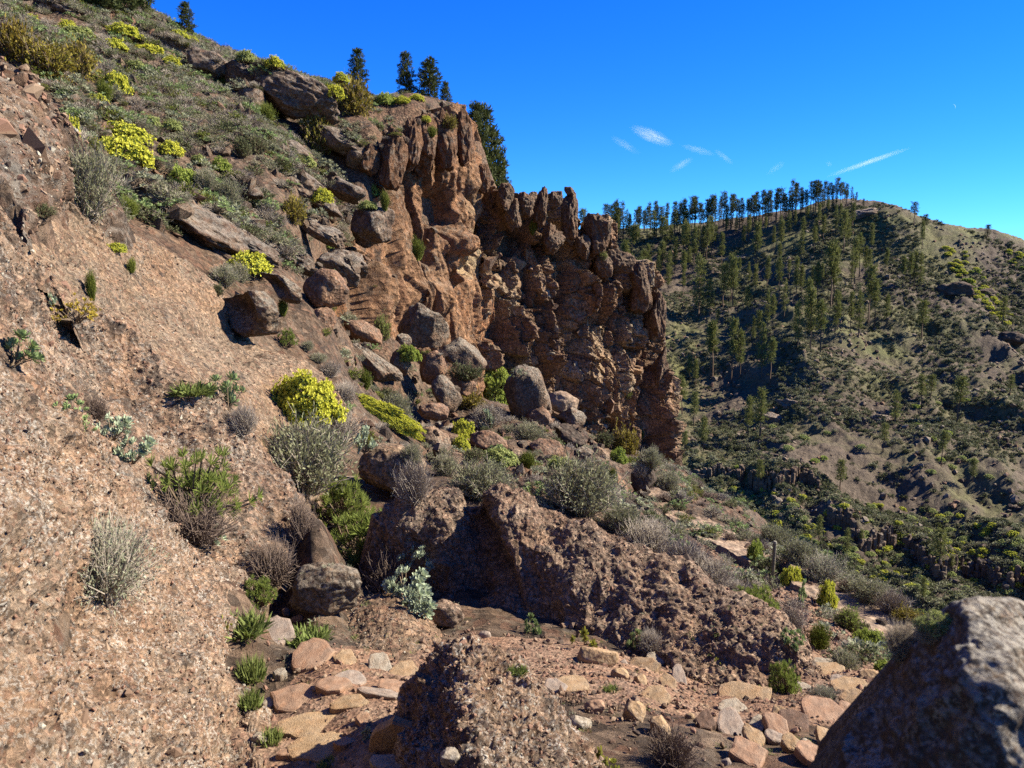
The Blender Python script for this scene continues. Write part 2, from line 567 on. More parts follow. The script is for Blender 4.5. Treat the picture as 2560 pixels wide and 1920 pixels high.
NET_B = [
    [(-60, 40, 15), (0, 68, 15.5), (30, 85, 16), (52, 112, 16.5), (66, 150, 16.5), (69, 180, 16), (60, 205, 15.5)],
    [(-60, 100, 13), (-20, 110, 13.3), (10, 125, 13.6), (30, 145, 13.8), (42, 170, 13.8), (45, 190, 13.6), (40, 215, 13.3)],
    [(-60, 170, 11.5), (-30, 180, 11.7), (-5, 190, 11.9), (10, 205, 12), (20, 215, 12), (22, 225, 11.8), (20, 240, 11.6)],
]
NET_H = [
    [(375, 520, 11.4), (405, 500, 11.5), (457, 492, 11.6), (474, 503, 11.5), (500, 487, 11.5), (530, 496, 11.4), (558, 517, 11.2), (609, 532, 10.9), (684, 570, 10.2), (734, 599, 9.6), (773, 624, 9.1), (800, 652, 8.7), (816, 690, 8.2)],
    [(375, 538, 11.3), (402, 522, 11.2), (448, 518, 11.2), (478, 532, 11.4), (500, 520, 11.0), (530, 530, 10.8), (560, 548, 10.7), (612, 566, 10.3), (682, 600, 9.6), (730, 625, 9.1), (768, 648, 8.7), (796, 672, 8.4), (814, 696, 8.1)],
    [(378, 560, 11.2), (402, 552, 11.2), (446, 558, 11.0), (484, 572, 11.1), (510, 568, 10.5), (540, 578, 10.4), (575, 590, 10.0), (620, 604, 9.75), (680, 632, 9.1), (728, 654, 8.7), (764, 672, 8.4), (794, 688, 8.2), (813, 703, 8.0)],
    [(380, 580, 11.1), (402, 578, 11.0), (440, 596, 10.7), (478, 612, 10.5), (512, 622, 10.1), (545, 632, 9.9), (580, 638, 9.5), (620, 646, 9.2), (680, 668, 8.6), (726, 684, 8.3), (762, 697, 8.1), (792, 705, 8.0), (812, 709, 7.9)],
    [(380, 596, 11.0), (402, 596, 10.9), (440, 612, 10.6), (478, 628, 10.4), (512, 640, 10.0), (545, 650, 9.8), (580, 656, 9.4), (620, 664, 9.1), (680, 686, 8.5), (726, 702, 8.2), (762, 714, 8.0), (792, 722, 7.9), (812, 724, 7.8)],
]
NET_J = [
    [(398, 724, 5.0), (413, 697, 5.1), (436, 668, 5.2), (462, 642, 5.3), (485, 645, 5.3), (505, 655, 5.3), (536, 682, 5.1), (561, 715, 4.9), (586, 760, 4.6), (602, 805, 4.4)],
    [(408, 745, 4.75), (423, 720, 4.8), (444, 694, 4.85), (467, 673, 4.9), (488, 674, 4.95), (508, 682, 4.95), (533, 704, 4.8), (556, 735, 4.6), (578, 775, 4.4), (592, 818, 4.2)],
    [(415, 770, 4.55), (432, 748, 4.55), (452, 724, 4.5), (472, 708, 4.5), (492, 706, 4.6), (512, 714, 4.6), (532, 732, 4.5), (552, 757, 4.35), (572, 792, 4.2), (584, 832, 4.0)],
    [(425, 820, 4.1), (440, 805, 4.05), (455, 790, 4), (475, 780, 3.95), (495, 778, 3.95), (512, 785, 3.95), (530, 800, 3.9), (548, 820, 3.85), (560, 845, 3.75), (570, 880, 3.65)],
    [(430, 900, 3.7), (445, 890, 3.65), (460, 880, 3.6), (478, 875, 3.55), (495, 872, 3.55), (512, 876, 3.55), (530, 884, 3.5), (545, 896, 3.45), (556, 910, 3.4), (566, 930, 3.35)],
]
NET_L1 = [
    [(640, 478, 31), (655, 487, 29), (680, 499, 27.5), (711, 519, 25.5), (734, 532, 24), (758, 546, 22.5), (770, 553, 21.5)],
    [(637, 486, 29.4), (652, 495, 27.6), (676, 508, 26.1), (705, 527, 24.3), (728, 539, 22.9), (752, 552, 21.6), (765, 558, 20.7)],
    [(632, 496, 27.6), (648, 506, 26), (670, 519, 24.5), (698, 537, 22.9), (720, 548, 21.6), (744, 559, 20.4), (758, 566, 19.7)],
]
NET_L2 = [
    [(788, 562, 18.8), (820, 577, 18), (851, 590, 17), (882, 608, 15.8), (910, 621, 15), (938, 640, 14)],
    [(790, 572, 17.6), (816, 585, 17), (847, 601, 16), (874, 618, 15), (900, 634, 14.2), (924, 652, 13.4)],
    [(792, 584, 16.5), (812, 596, 15.9), (840, 613, 14.9), (864, 631, 14), (886, 648, 13.2), (906, 664, 12.6)],
]

# ------------------------------------------------------------------ hillside: heights fitted through surveyed points
HILL = [
    (400, 740, 5.2), (600, 740, 5.3), (800, 740, 5.6), (900, 760, 5.4), (1000, 800, 5.0), (640, 700, 6.5), (560, 640, 9.0), (480, 622, 9.6), (300, 640, 7.6), (275, 600, 9.2), (330, 700, 6.0),
    (420, 600, 10.6), (350, 590, 10.2), (330, 552, 11.4), (700, 690, 7.9), (840, 680, 8.4), (900, 690, 7.8), (1000, 700, 8.4),
    (773, 584, 18.0), (860, 640, 13.4), (820, 630, 12.4), (790, 620, 12.8), (940, 650, 12.6), (1010, 655, 12.2),
    (700, 545, 20.5), (650, 520, 22.5), (600, 500, 20.0), (520, 492, 18.0), (460, 488, 16.5), (640, 482, 30), (600, 475, 27), (450, 470, 22), (500, 460, 25), (380, 440, 20), (560, 430, 38), (620, 460, 36),
    (470, 405, 40), (440, 375, 43), (400, 345, 40), (345, 335, 34), (360, 400, 28), (320, 440, 17.5), (430, 430, 27),
    (300, 375, 21), (250, 312, 22.5), (310, 295, 27), (200, 282, 21), (130, 240, 20), (75, 200, 18), (230, 245, 27), (330, 252, 40), (370, 225, 48), (335, 318, 33), (315, 305, 30.5), (362, 348, 38.5), (385, 362, 42.5), (410, 380, 46), (365, 372, 34.5), (395, 385, 37), (420, 400, 39), (345, 365, 30),
    (300, 180, 40), (200, 150, 36), (100, 120, 32), (380, 145, 51), (150, 80, 45), (250, 110, 48), (300, 84, 60), (345, 93, 61), (380, 104, 62), (410, 112, 60), (430, 112, 62), (455, 113, 66), (470, 124, 71), (345, 100, 75), (400, 120, 76), (440, 130, 78),
    (200, 52, 60), (150, 18, 63), (90, -18, 62), (20, 10, 50), (20, 100, 27), (-60, -60, 52), (-80, 60, 22),
    (345, 348, 36.5), (380, 368, 41), (420, 398, 46), (470, 408, 51), (520, 414, 56), (580, 442, 58), (640, 468, 58), (680, 482, 50), (395, 150, 55),
    (500, 265, 82), (550, 310, 88), (600, 350, 92), (650, 390, 95), (720, 560, 100), (700, 530, 72), (730, 545, 80), (440, 150, 90), (380, 120, 95), (300, 100, 95), (200, 60, 95), (100, 20, 95),
    (720, 502, 38), (760, 530, 31), (800, 558, 26), (850, 588, 22), (900, 618, 18.5), (950, 634, 16.5), (1010, 645, 15.5),
]
HILL_XYZ = [(-9, 0.3, 3.6), (9, 0.3, -8.6), (-6, -3, 3.4), (0, -4, 0.2), (7, -3, -5.2), (-20, -12, 15), (0, -14, 3.5), (18, -12, -12), (-60, -40, 42), (0.5, -45, 14), (-0.5, -45, 14), (50, -40, -34), (0.2, -3, -0.4), (-0.2, -3, -0.4), (70, 0, -66), (-70, 0, 48), (-1.4, 1.2, -1.5), (0.3, 1.2, -1.9), (1.5, 1.2, -2.2), (3.0, 1.2, -3.1), (6, 1.5, -5.5), (-3.5, 1.2, 0.2), (-8, 2, 3.5), (-14, 4, 7), (0, 2.6, -2.5), (1.6, 2.6, -2.9), (-1, 3, -2.4),
            (9, 9, -8.5), (13, 9, -13), (16, 16, -15), (14, 22, -17), (20, 30, -26), (24, 42, -33), (30, 60, -44), (30, 80, -52), (40, 100, -60), (26, 26, -27), (40, 40, -45), (60, 60, -66), (30, 10, -28), (60, 25, -60), (-30, 12, 16), (-45, 30, 27), (-60, 60, 36), (-70, 95, 38)]


def to_polar(x, y):
    r = np.sqrt(x * x + y * y)
    return np.arctan2(x, y), np.log(np.maximum(r, 1.2)) * 0.42, r


class Fit:
    def __init__(self, pts, c=0.035, smooth=1e-4):
        pts = np.asarray(pts, float)
        th, lr, r = to_polar(pts[:, 0], pts[:, 1])
        self.q = np.stack((th, lr), -1)
        self.c = c
        n = len(pts)
        A = self.phi(self.q)
        Pm = np.column_stack((np.ones(n), self.q))
        K = np.zeros((n + 3, n + 3))
        K[:n, :n] = A - smooth * np.eye(n)
        K[:n, n:] = Pm
        K[n:, :n] = Pm.T
        self.w = np.linalg.solve(K, np.concatenate((pts[:, 2] / np.maximum(r, 1.2), np.zeros(3))))

    def phi(self, a):
        d2 = (a[:, None, 0] - self.q[None, :, 0]) ** 2 + (a[:, None, 1] - self.q[None, :, 1]) ** 2
        return np.sqrt(d2 + self.c ** 2)

    def __call__(self, x, y):
        sh = np.shape(x)
        x, y = np.ravel(x).astype(float), np.ravel(y).astype(float)
        out = np.empty(len(x))
        for k in range(0, len(x), 60000):
            th, lr, r = to_polar(x[k:k + 60000], y[k:k + 60000])
            a = np.stack((th, lr), -1)
            z = self.phi(a) @ self.w[:-3] + self.w[-3] + a @ self.w[-2:]
            out[k:k + 60000] = z * np.maximum(r, 1.2)
        return out.reshape(sh)


hill_pts = [tuple(P(*t)) for t in HILL] + HILL_XYZ
for net, dz in ((NET_A1, 0.5), (NET_A2, 0.55), (NET_A3, 0.5), (NET_B, 0.5), (NET_L1, 0.25), (NET_L2, 0.2)):
    for ri, row in enumerate(net):
        for ci, t in list(enumerate(row))[::2]:
            p = P(*t)
            low = dz
            if net is NET_A1 and ri < 2 and ci >= 6:      # here the rock meets the trail
                low = 0.04
            if net is NET_A2 and ci >= 11:
                low = 0.12
            hill_pts.append((p[0], p[1] + 0.1, p[2] - low))
# drop survey points that fall almost on top of one another
kept = []
for p in hill_pts:
    th, lr, r = to_polar(np.array(p[0]), np.array(p[1]))
    if all((th - a) ** 2 + (lr - b) ** 2 > 0.018 ** 2 for a, b, _ in kept):
        kept.append((th, lr, p))
# the cliffs are a real step: ground in front of them and ground on top are fitted apart
CLIFF_LINE = [(300, 33), (326, 37.5), (345, 40.5), (365, 44), (382, 47), (392, 50.5), (405, 53), (420, 54.5), (436, 56), (452, 58), (464, 60), (476, 64), (488, 65.5), (510, 67.5), (552, 71), (588, 74), (620, 77), (650, 79.8), (667, 84), (680, 90), (700, 104)]
CL_T = np.array([math.atan2(u - 512, FPX) for u, _ in CLIFF_LINE])
CL_R = np.array([d / math.cos(t) for (_, d), t in zip(CLIFF_LINE, CL_T)])


def behind(p):
    t, r = math.atan2(p[0], p[1]), math.hypot(p[0], p[1])
    return CL_T[0] < t < CL_T[-1] and r > np.interp(t, CL_T, CL_R)


def before(p):
    t, r = math.atan2(p[0], p[1]), math.hypot(p[0], p[1])
    return CL_T[0] + 0.05 < t < CL_T[-1] and r < np.interp(t, CL_T, CL_R)


FIT_LOW = Fit([k[2] for k in kept if not behind(k[2])] + [(-6, 100, -16), (4, 100, -22), (12, 100, -28), (-18, 100, -6)])
FIT_TOP = Fit([k[2] for k in kept if not before(k[2])])


def HILLFIT(x, y):
    lo, hi = FIT_LOW(x, y), FIT_TOP(x, y)
    t, r = np.arctan2(x, y), np.sqrt(x * x + y * y)
    w = 1 / (1 + np.exp(-np.clip((r - np.interp(t, CL_T, CL_R) - 4.2) / 0.4, -40, 40)))
    w = np.where((t < CL_T[-1]), w, 0.0)
    side = np.clip((t - CL_T[0]) / 0.05, 0, 1)          # left of the cliffs the slope is one sheet
    return (1 - side) * hi + side * (lo * (1 - w) + hi * w)


def hill_z(x, y, detail=True):
    x, y = np.asarray(x, float), np.asarray(y, float)
    z = HILLFIT(x, y)
    r = np.sqrt(x * x + y * y)
    p = np.stack((x, y, np.zeros_like(x)), -1)
    far = np.clip((r - 14) / 18, 0, 1)
    z = z + far * (0.45 * fbm(p * 0.22, 4) + 0.18 * ridged(p * 0.6, 3) - 0.1)
    if detail:
        z = z + 0.035 * fbm(p * 1.7, 4) * np.clip(r / 6, 0.4, 1.5)
    return z


def polar_grid(az, rad):
    A, R = np.meshgrid(az, rad)
    return R * np.sin(A), R * np.cos(A)


az = np.radians(np.concatenate((np.linspace(-180, -37, 70)[:-1], np.linspace(-37, 37, 560), np.linspace(37, 180, 70)[1:])))
rad = np.exp(np.linspace(math.log(1.2), math.log(118), 420))
gx, gy = polar_grid(az, rad)
gz = hill_z(gx, gy)
hg = np.stack((gx, gy, gz), -1)
add_proxy(hg[::5, ::5])
M_HILL = rock_mat('hillside earth and rubble', [(0.15, 0.10, 0.075), (0.22, 0.15, 0.11), (0.30, 0.21, 0.155)], 0.9, 0.7, 0.25, (0.45, 0.40, 0.34), 0.15, 0.8)
hillside = link('hillside', mesh_np('hillside', hg.reshape(-1, 3), grid_faces(*gx.shape), True, [M_HILL]), None, kind='structure', label='steep scrubby brown hillside falling from the left to the right')

# ------------------------------------------------------------------ far hill across the ravine
FAR = [(460, 300, 460), (560, 238, 430), (620, 231, 425), (680, 227, 420), (727, 221, 410), (773, 215, 400), (812, 206, 390), (843, 200, 385), (867, 203, 372), (890, 214, 352), (913, 221, 348), (944, 225, 352), (975, 229, 352), (999, 235, 347), (1024, 245, 342), (1100, 280, 335), (1180, 330, 320)]
for u, col in ((560, [(270, 360), (330, 300), (400, 240), (470, 195), (560, 150)]),
               (640, [(265, 360), (310, 312), (370, 262), (440, 215), (480, 190), (540, 160), (600, 140)]),
               (720, [(260, 362), (300, 325), (370, 268), (440, 218), (480, 190), (540, 160), (600, 140)]),
               (800, [(245, 350), (300, 300), (370, 250), (420, 222), (470, 190), (540, 160), (610, 138)]),
               (870, [(250, 338), (300, 300), (350, 268), (400, 236), (460, 196), (500, 178), (560, 155), (620, 138)]),
               (940, [(262, 325), (300, 302), (350, 272), (400, 238), (460, 198), (510, 176), (570, 152), (640, 132)]),
               (1010, [(275, 322), (310, 300), (350, 272), (400, 236), (460, 196), (520, 170), (600, 142), (660, 128)]),
               (1120, [(340, 290), (400, 240), (470, 195), (560, 155), (680, 125)])):
    FAR += [(u, v, d) for v, d in col]
far_pts = [tuple(P(*t)) for t in FAR]
for p in list(far_pts)[:17]:                       # behind the ridge the ground falls away again
    far_pts.append((p[0] * 1.18, p[1] * 1.18, p[2] - 28))
far_pts += [(20, 100, -66), (60, 100, -70), (110, 95, -72), (10, 60, -72), (40, 60, -76), (100, 50, -78), (20, 130, -66)]
FARFIT = Fit(far_pts, 0.03)


def bench(x, y):
    """the two rock steps that cross the far slope: lower side / upper side of each"""
    r = np.sqrt(x * x + y * y)
    th = np.degrees(np.arctan2(x, y))
    out = np.zeros_like(r)
    n = perlin(np.stack((th * 0.55, th * 0 + 3.3, th * 0), -1))
    for (t0, t1, r0, slope, hgt) in ((10, 22.5, 192, -0.1, 4.2), (22, 36, 179, -0.5, 4.5)):
        edge = r0 + slope * (th - t0) + 7 * n
        win = np.clip((th - t0 + 1) / 2, 0, 1) * np.clip((t1 + 1 - th) / 2, 0, 1)
        out += win * hgt * (1 / (1 + np.exp(-(r - edge) / 0.7)) - 1 / (1 + np.exp(-(r - edge) / 14)))
    return out


def far_z(x, y, detail=True):
    x, y = np.asarray(x, float), np.asarray(y, float)
    z = FARFIT(x, y)
    p = np.stack((x, y, np.zeros_like(x)), -1)
    r = np.sqrt(x * x + y * y)
    damp = np.clip((395 - r) / 60, 0.25, 1)
    # gullies run down the slope: stretch the noise along the fall line
    q = np.stack((x * 0.028, y * 0.010, np.zeros_like(x)), -1)
    z = z + damp * (5.0 * (ridged(q, 2) - 0.6) * 0.8 + 2.2 * fbm(p * 0.045, 3))
    z = z + bench(x, y)
    ph = z / 9.0 + 0.8 * perlin(p * 0.012) + 0.25 * perlin(p * 0.05)
    z = z + 1.5 * (np.clip((ph % 1.0) / 0.25, 0, 1) - (ph % 1.0)) * np.clip((380 - r) / 40, 0, 1)
    if detail:
        z = z + 0.7 * ridged(p * 0.16, 3) + 0.35 * fbm(p * 0.7, 3)
    return z


faz = np.radians(np.linspace(-6, 42, 560))
frad = np.exp(np.linspace(math.log(60), math.log(520), 420))
fx, fy = polar_grid(faz, frad)
fz = far_z(fx, fy)
fg = np.stack((fx, fy, fz), -1)


def far_ground_mat():
    m, n, l, b = nt('far hill earth and grass')
    tc = n.new('ShaderNodeTexCoord')
    co = tc.outputs['Object']
    earth = ramp(n, l, noise_node(n, l, co, 0.05, 8, 0.7), [(0.3, (0.058, 0.043, 0.03)), (0.55, (0.092, 0.07, 0.048)), (0.75, (0.125, 0.097, 0.068))])
    grass = ramp(n, l, noise_node(n, l, co, 0.12, 6, 0.7), [(0.3, (0.065, 0.07, 0.026)), (0.6, (0.112, 0.112, 0.04)), (0.8, (0.18, 0.165, 0.05))])
    f = ramp(n, l, noise_node(n, l, co, 0.022, 8, 0.68, 0.5), [(0.44, 0.0), (0.6, 0.9)])
    col = mixc(n, l, f, earth, grass)
    g = ramp(n, l, noise_node(n, l, co, 1.1, 6, 0.8), [(0.3, 0.45), (0.5, 1.0), (0.7, 1.6)])
    col = mixc(n, l, 1.0, col, g, 'MULTIPLY')
    l.new(col, b.inputs['Base Color'])
    nb = bump(n, l, noise_node(n, l, co, 0.35, 8, 0.75), 0.8, 2.0)
    l.new(nb, b.inputs['Normal'])
    return m


far_hill = link('far_hill', mesh_np('far_hill', fg.reshape(-1, 3), grid_faces(*fx.shape), True, [far_ground_mat()]), None, kind='structure', label='pine dotted hill across the ravine')
FAR_V = [fg[::4, ::4].reshape(-1, 3)]
FAR_F = grid_faces(*fg[::4, ::4].shape[:2]).tolist()

# ------------------------------------------------------------------ the rocks of the slope
def notch_h(g):
    u, v = project(g)
    d = -0.28 * np.exp(-(((u - 476) + (v - 505) * -0.45) / 9.0) ** 2) * np.exp(-((v - 545) / 60) ** 2)
    d -= 0.35 * np.exp(-(((u - 425) / 45) ** 2 + ((v - 585) / 16) ** 2))
    d -= 0.16 * np.exp(-(((u - 600) / 16) ** 2 + ((v - 610) / 12) ** 2))
    return d


net_rock('rock_outcrop', 'big pinkish lapilli rock filling the lower left corner, speckled with white lichen', NET_A1, 300, 330, M_TUFF, (0.15, 0.085, 0.034), 1.1, (0.05, 0.2, -0.5), (0.10, 0.22, -0.30), clasts=(22000, 0.004, 0.02), seed=1)
net_rock('rock_outcrop', 'dark pitted rock bulge between the lower left rock and the smooth slab above', NET_A2, 190, 330, M_TUFFD, (0.13, 0.07, 0.035), 0.9, (0.05, 0.2, -0.5), (0.10, 0.25, -0.30), clasts=(14000, 0.006, 0.028), seed=2)
net_rock('rock_slab', 'broad smooth pinkish brown slab sloping down below the scrub on the left', NET_A3, 170, 280, M_TUFF2, (0.16, 0.09, 0.03), 0.6, (0.05, 0.2, -0.5), (0.15, 0.3, -0.35), clasts=(9000, 0.008, 0.035), seed=3)
net_rock('rock_outcrop', 'rounded lichen covered rock at the left edge above the grey bush', NET_B, 140, 150, M_LEDGE, (0.30, 0.14, 0.05), 0.55, (0.1, 0.3, -0.6), (0.25, 0.3, -0.45), clasts=(2500, 0.02, 0.09), seed=4)
net_rock('rock_ridge', 'long brown pitted rock ridge slanting down to the right beside the trail', NET_H, 150, 420, M_TUFF3, (0.13, 0.07, 0.03), 1.1, (0, 0.9, -1.2), (0.02, 0.5, -0.45), clasts=(14000, 0.006, 0.03), seed=5, cut=notch_h)
net_rock('rock_outcrop', 'jagged pointed rock in the foreground throwing a black shadow across the trail', NET_J, 190, 220, M_TUFF, (0.09, 0.07, 0.03), 2.0, (0, 0.5, -0.9), (0.0, 0.22, -0.3), clasts=(9000, 0.004, 0.022), seed=6)
net_rock('rock_slab', 'bare pale slab slanting down behind the dry twigs towards the post', NET_L1, 70, 150, M_SLAB, (0.10, 0.04, 0.02), 0.6, (0.3, 0.9, -1.4), None, seed=7)
net_rock('rock_slab', 'bare tan slab on the drop edge right of the post', NET_L2, 60, 130, M_SLAB, (0.10, 0.04, 0.02), 0.7, (0.3, 0.9, -1.2), None, seed=8)


# ------------------------------------------------------------------ boulders
ICO = {}


def ico(k):
    if k not in ICO:
        bm = bmesh.new()
        bmesh.ops.create_icosphere(bm, subdivisions=k, radius=1.0)
        v = np.array([x.co[:] for x in bm.verts])
        f = np.array([[x.index for x in q.verts] for q in bm.faces])
        bm.free()
        ICO[k] = (v, f)
    return ICO[k]


def unit_v(v):
    return v / (np.linalg.norm(v, axis=-1, keepdims=True) + 1e-9)


def boulder_verts(radii, roll, seed, k=4, planes=10, rough=0.07, yaw=None, pit=0.0, dent=None):
    v, f = ico(k)
    rs = np.random.default_rng(seed)
    p = np.sign(v) * np.abs(v) ** 0.86
    for _ in range(planes):
        nrm = rs.normal(size=3)
        nrm /= np.linalg.norm(nrm)
        h = rs.uniform(0.58, 0.9)
        over = np.maximum(p @ nrm - h, 0)
        p = p - nrm * (over * rs.uniform(0.75, 1.0))[:, None]
    off = rs.uniform(0, 90, 3)
    p = p * (1 + rough * 1.6 * fbm(p * 1.3 + off, 3)[:, None] + rough * 0.55 * ridged(p * 3.4 + off, 3)[:, None] - rough * 0.4)
    if pit:
        f1, _, idv, _ = worley(p * 6 + off)
        p = p * (1 + pit * (0.6 - f1)[:, None])
    if dent:                                     # a hollow scooped out of one side
        dn, wd, dp = np.array(dent[0]) / np.linalg.norm(dent[0]), dent[1], dent[2]
        w_ = np.exp(-(((unit_v(p) - dn) ** 2).sum(1) / wd ** 2) ** 2)
        p = p - dn * (dp * w_)[:, None]
    p = p / np.abs(p).max(0)                     # fill the surveyed extents
    p = p * np.asarray(radii)
    yaw = rs.uniform(-0.5, 0.5) if yaw is None else yaw
    c, s = math.cos(roll), math.sin(roll)
    R = np.array([[c, 0, s], [0, 1, 0], [-s, 0, c]])
    return p @ R.T, f


def boulder(name, label, u, v, d, w, h, roll, mat, seed, deep=0.9, k=4, planes=10, rough=0.07, pit=0.0, parent=None, category='boulder', proxy=True, group=None, dent=None):
    s = d / FPX
    rx, rz = w * s / 2, h * s / 2
    vv, f = boulder_verts((rx, deep * math.sqrt(rx * rz), rz), math.radians(roll), seed, k, planes, rough, pit=pit, dent=dent)
    c = P(u, v, d) + np.array((0, deep * 0.35 * rz, 0))
    me = mesh_np(name, vv, f, True, [mat])
    if parent is None:
        o = link(name, me, None, label=label, category=category, group=group)
        o.location = c
    else:
        o = link(name, me, parent)
        o.location = c - np.array(parent.location)
    if proxy:
        v3, f3 = boulder_verts((rx, deep * math.sqrt(rx * rz), rz), math.radians(roll), seed, 2, planes, rough, pit=pit)
        base = sum(len(x) for x in PROXY_V)
        PROXY_V.append(v3 + c)
        PROXY_F.extend((f3 + base).tolist())
    return o


BOULDERS = [
    ('black hollowed boulder perched on the smooth slab below the yellow bush', 248, 312, 19.4, 66, 52, 38, M_BOULDER, 1.1),
    ('long grey boulder just right of the black hollowed one', 281, 287, 23, 52, 22, 32, M_BOULDER, 0.9),
    ('rounded grey boulder with an orange flank above the tumbled rocks', 324, 291, 25.5, 44, 46, 25, M_BOULDER2, 1.0),
    ('huge flat topped dark boulder leaning against the foot of the orange cliff', 424, 329, 42, 56, 48, 16, M_BOULDER, 0.9),
    ('long slab boulder tilting down to the right above the red earth hollow', 377, 367, 34, 70, 26, 42, M_BOULDER, 1.0),
    ('squarish boulder between the tilted slab and the upright stone', 399, 363, 37, 25, 30, 8, M_BOULDER, 0.9),
    ('upright brown boulder beside the red earth hollow', 432, 367, 38.5, 29, 37, -8, M_BOULDER2, 0.9),
    ('wedge boulder with a black left face at the cliff foot', 465, 356, 42, 48, 28, 32, M_BOULDER, 1.0),
    ('leaning boulder below the red earth hollow', 447, 396, 36, 26, 44, -22, M_BOULDER, 0.9),
    ('low pink boulder behind the leaning one', 461, 386, 38, 30, 18, 14, M_BOULDER2, 1.2),
    ('tallest dark boulder standing right of the round green bush', 527, 397, 38, 44, 80, -16, M_BOULDER, 0.9),
    ('orange lower block propping the tallest dark boulder', 541, 421, 37.5, 32, 34, 10, M_BOULDER2, 0.9),
    ('flat pale topped block right of the tallest boulder', 564, 403, 41, 36, 24, 14, M_SLAB, 1.0),
    ('brown block under the flat pale topped one', 572, 420, 40, 28, 26, 20, M_BOULDER, 1.0),
    ('flat block below the red earth hollow', 432, 411, 32, 34, 20, 12, M_BOULDER2, 1.1),
    ('dark brown slab edged by the curved band of yellow flowers', 371, 425, 23.5, 58, 34, 36, M_DARKROCK, 0.9),
    ('large pale pitted boulder with dry twigs on its right flank', 392, 474, 16.0, 78, 58, 24, M_TUFF2, 0.9),
    ('tan rock between the yellow band and the pale pitted boulder', 434, 446, 24, 46, 34, 36, M_TUFF2, 1.0),
    ('pinkish slab sloping right below the two small yellow bushes', 487, 443, 27, 44, 26, 22, M_BOULDER2, 1.1),
    ('small brown boulder behind the tan rock', 445, 431, 28, 24, 17, 15, M_BOULDER, 1.0),
    ('low dark slab in front of the pinkish slab', 461, 464, 21.5, 46, 22, 24, M_TUFF3, 1.0),
    ('small dark boulder right of the low dark slab', 497, 466, 22, 23, 16, 5, M_DARKROCK, 1.0),
    ('small tan boulder above the grey bush row', 516, 457, 25, 22, 16, 15, M_TUFF2, 1.0),
    ('rounded red brown boulder in the middle of the boulder field', 546, 450, 28, 38, 30, 10, M_BOULDER2, 1.0),
    ('black shaded boulder under the tallest boulder', 572, 438, 30.5, 38, 26, 22, M_DARKROCK, 1.0),
    ('small dark rounded boulder below the black shaded one', 584, 459, 29, 24, 23, 10, M_BOULDER, 1.0),
    ('tilted tan boulder beside the olive bush', 602, 459, 31, 28, 20, 40, M_TUFF2, 1.0),
    ('dark round boulder perched near the drop edge', 645, 480, 28, 27, 35, 8, M_DARKROCK, 1.0),
    ('slanting block under the dark round boulder', 648, 503, 27, 34, 18, 36, M_BOULDER, 1.1),
    ('pinkish flank rock left of the dark round boulder', 620, 489, 27, 20, 26, -30, M_BOULDER2, 1.0),
    ('grey boulder half hidden behind the large sage bush', 541, 477, 23, 22, 22, 5, M_BOULDER, 1.0),
    ('low tan boulder among the grey bush row', 519, 476, 22.5, 26, 16, 12, M_TUFF2, 1.0),
    ('pink sloping rock at the foot of the smooth slab', 336, 366, 29, 44, 40, 30, M_TUFF2, 1.2),
    ('small boulder left of the huge flat topped one', 402, 342, 40.5, 20, 17, 5, M_BOULDER, 1.0),
    ('pinkish ledge rock under the grey lichened wall', 360, 333, 36.5, 48, 26, 26, M_BOULDER2, 1.1),
    ('orange rock face under the rounded grey boulder', 318, 322, 25, 30, 34, 30, M_BOULDER2, 1.1),
    ('small rock behind the yellow dome bush', 345, 395, 25, 22, 18, 20, M_DARKROCK, 1.0),
]
for i, (lab, u, v, d, w, h, roll, mat, deep) in enumerate(BOULDERS):
    boulder('boulder', lab, u, v, d, w, h, roll, mat, 100 + i, deep, 5 if w > 50 else 4, 11, 0.075, 0.02, dent=((-0.5, -0.8, -0.25), 0.85, 0.75) if 'hollowed' in lab else None)

boulder('boulder', 'squat lichen mottled boulder beside the trail under the green bush', 322, 590, 8.5, 84, 54, 3, M_MOTTLED, 61, 0.7, 5, 12, 0.07, 0.03)
NET_M = [
    [(335, 618, 9.1), (352, 604, 9.2), (375, 596, 9.3), (398, 594, 9.3), (416, 606, 9.2), (436, 630, 8.9), (456, 656, 8.6)],
    [(332, 636, 8.5), (352, 626, 8.5), (375, 620, 8.45), (400, 622, 8.4), (421, 634, 8.3), (440, 651, 8.2), (458, 668, 8.1)],
    [(330, 662, 7.7), (350, 660, 7.6), (373, 662, 7.5), (398, 665, 7.4), (420, 668, 7.4), (440, 673, 7.5), (458, 680, 7.6)],
]
net_rock('rock_mound', 'low smooth pinkish rock mound right of the mottled boulder', NET_M, 110, 150, M_TUFF2, (0.04, 0.02, 0.016), 2.2, (0.0, 0.3, -0.4), (0.02, 0.15, -0.2), clasts=(2500, 0.005, 0.022), seed=10)
boulder('boulder', 'small dark pitted rock on the trail below the silvery rosettes', 446, 615, 9.3, 40, 26, 14, M_TUFF3, 63, 0.9, 4, 9, 0.1, 0.04)
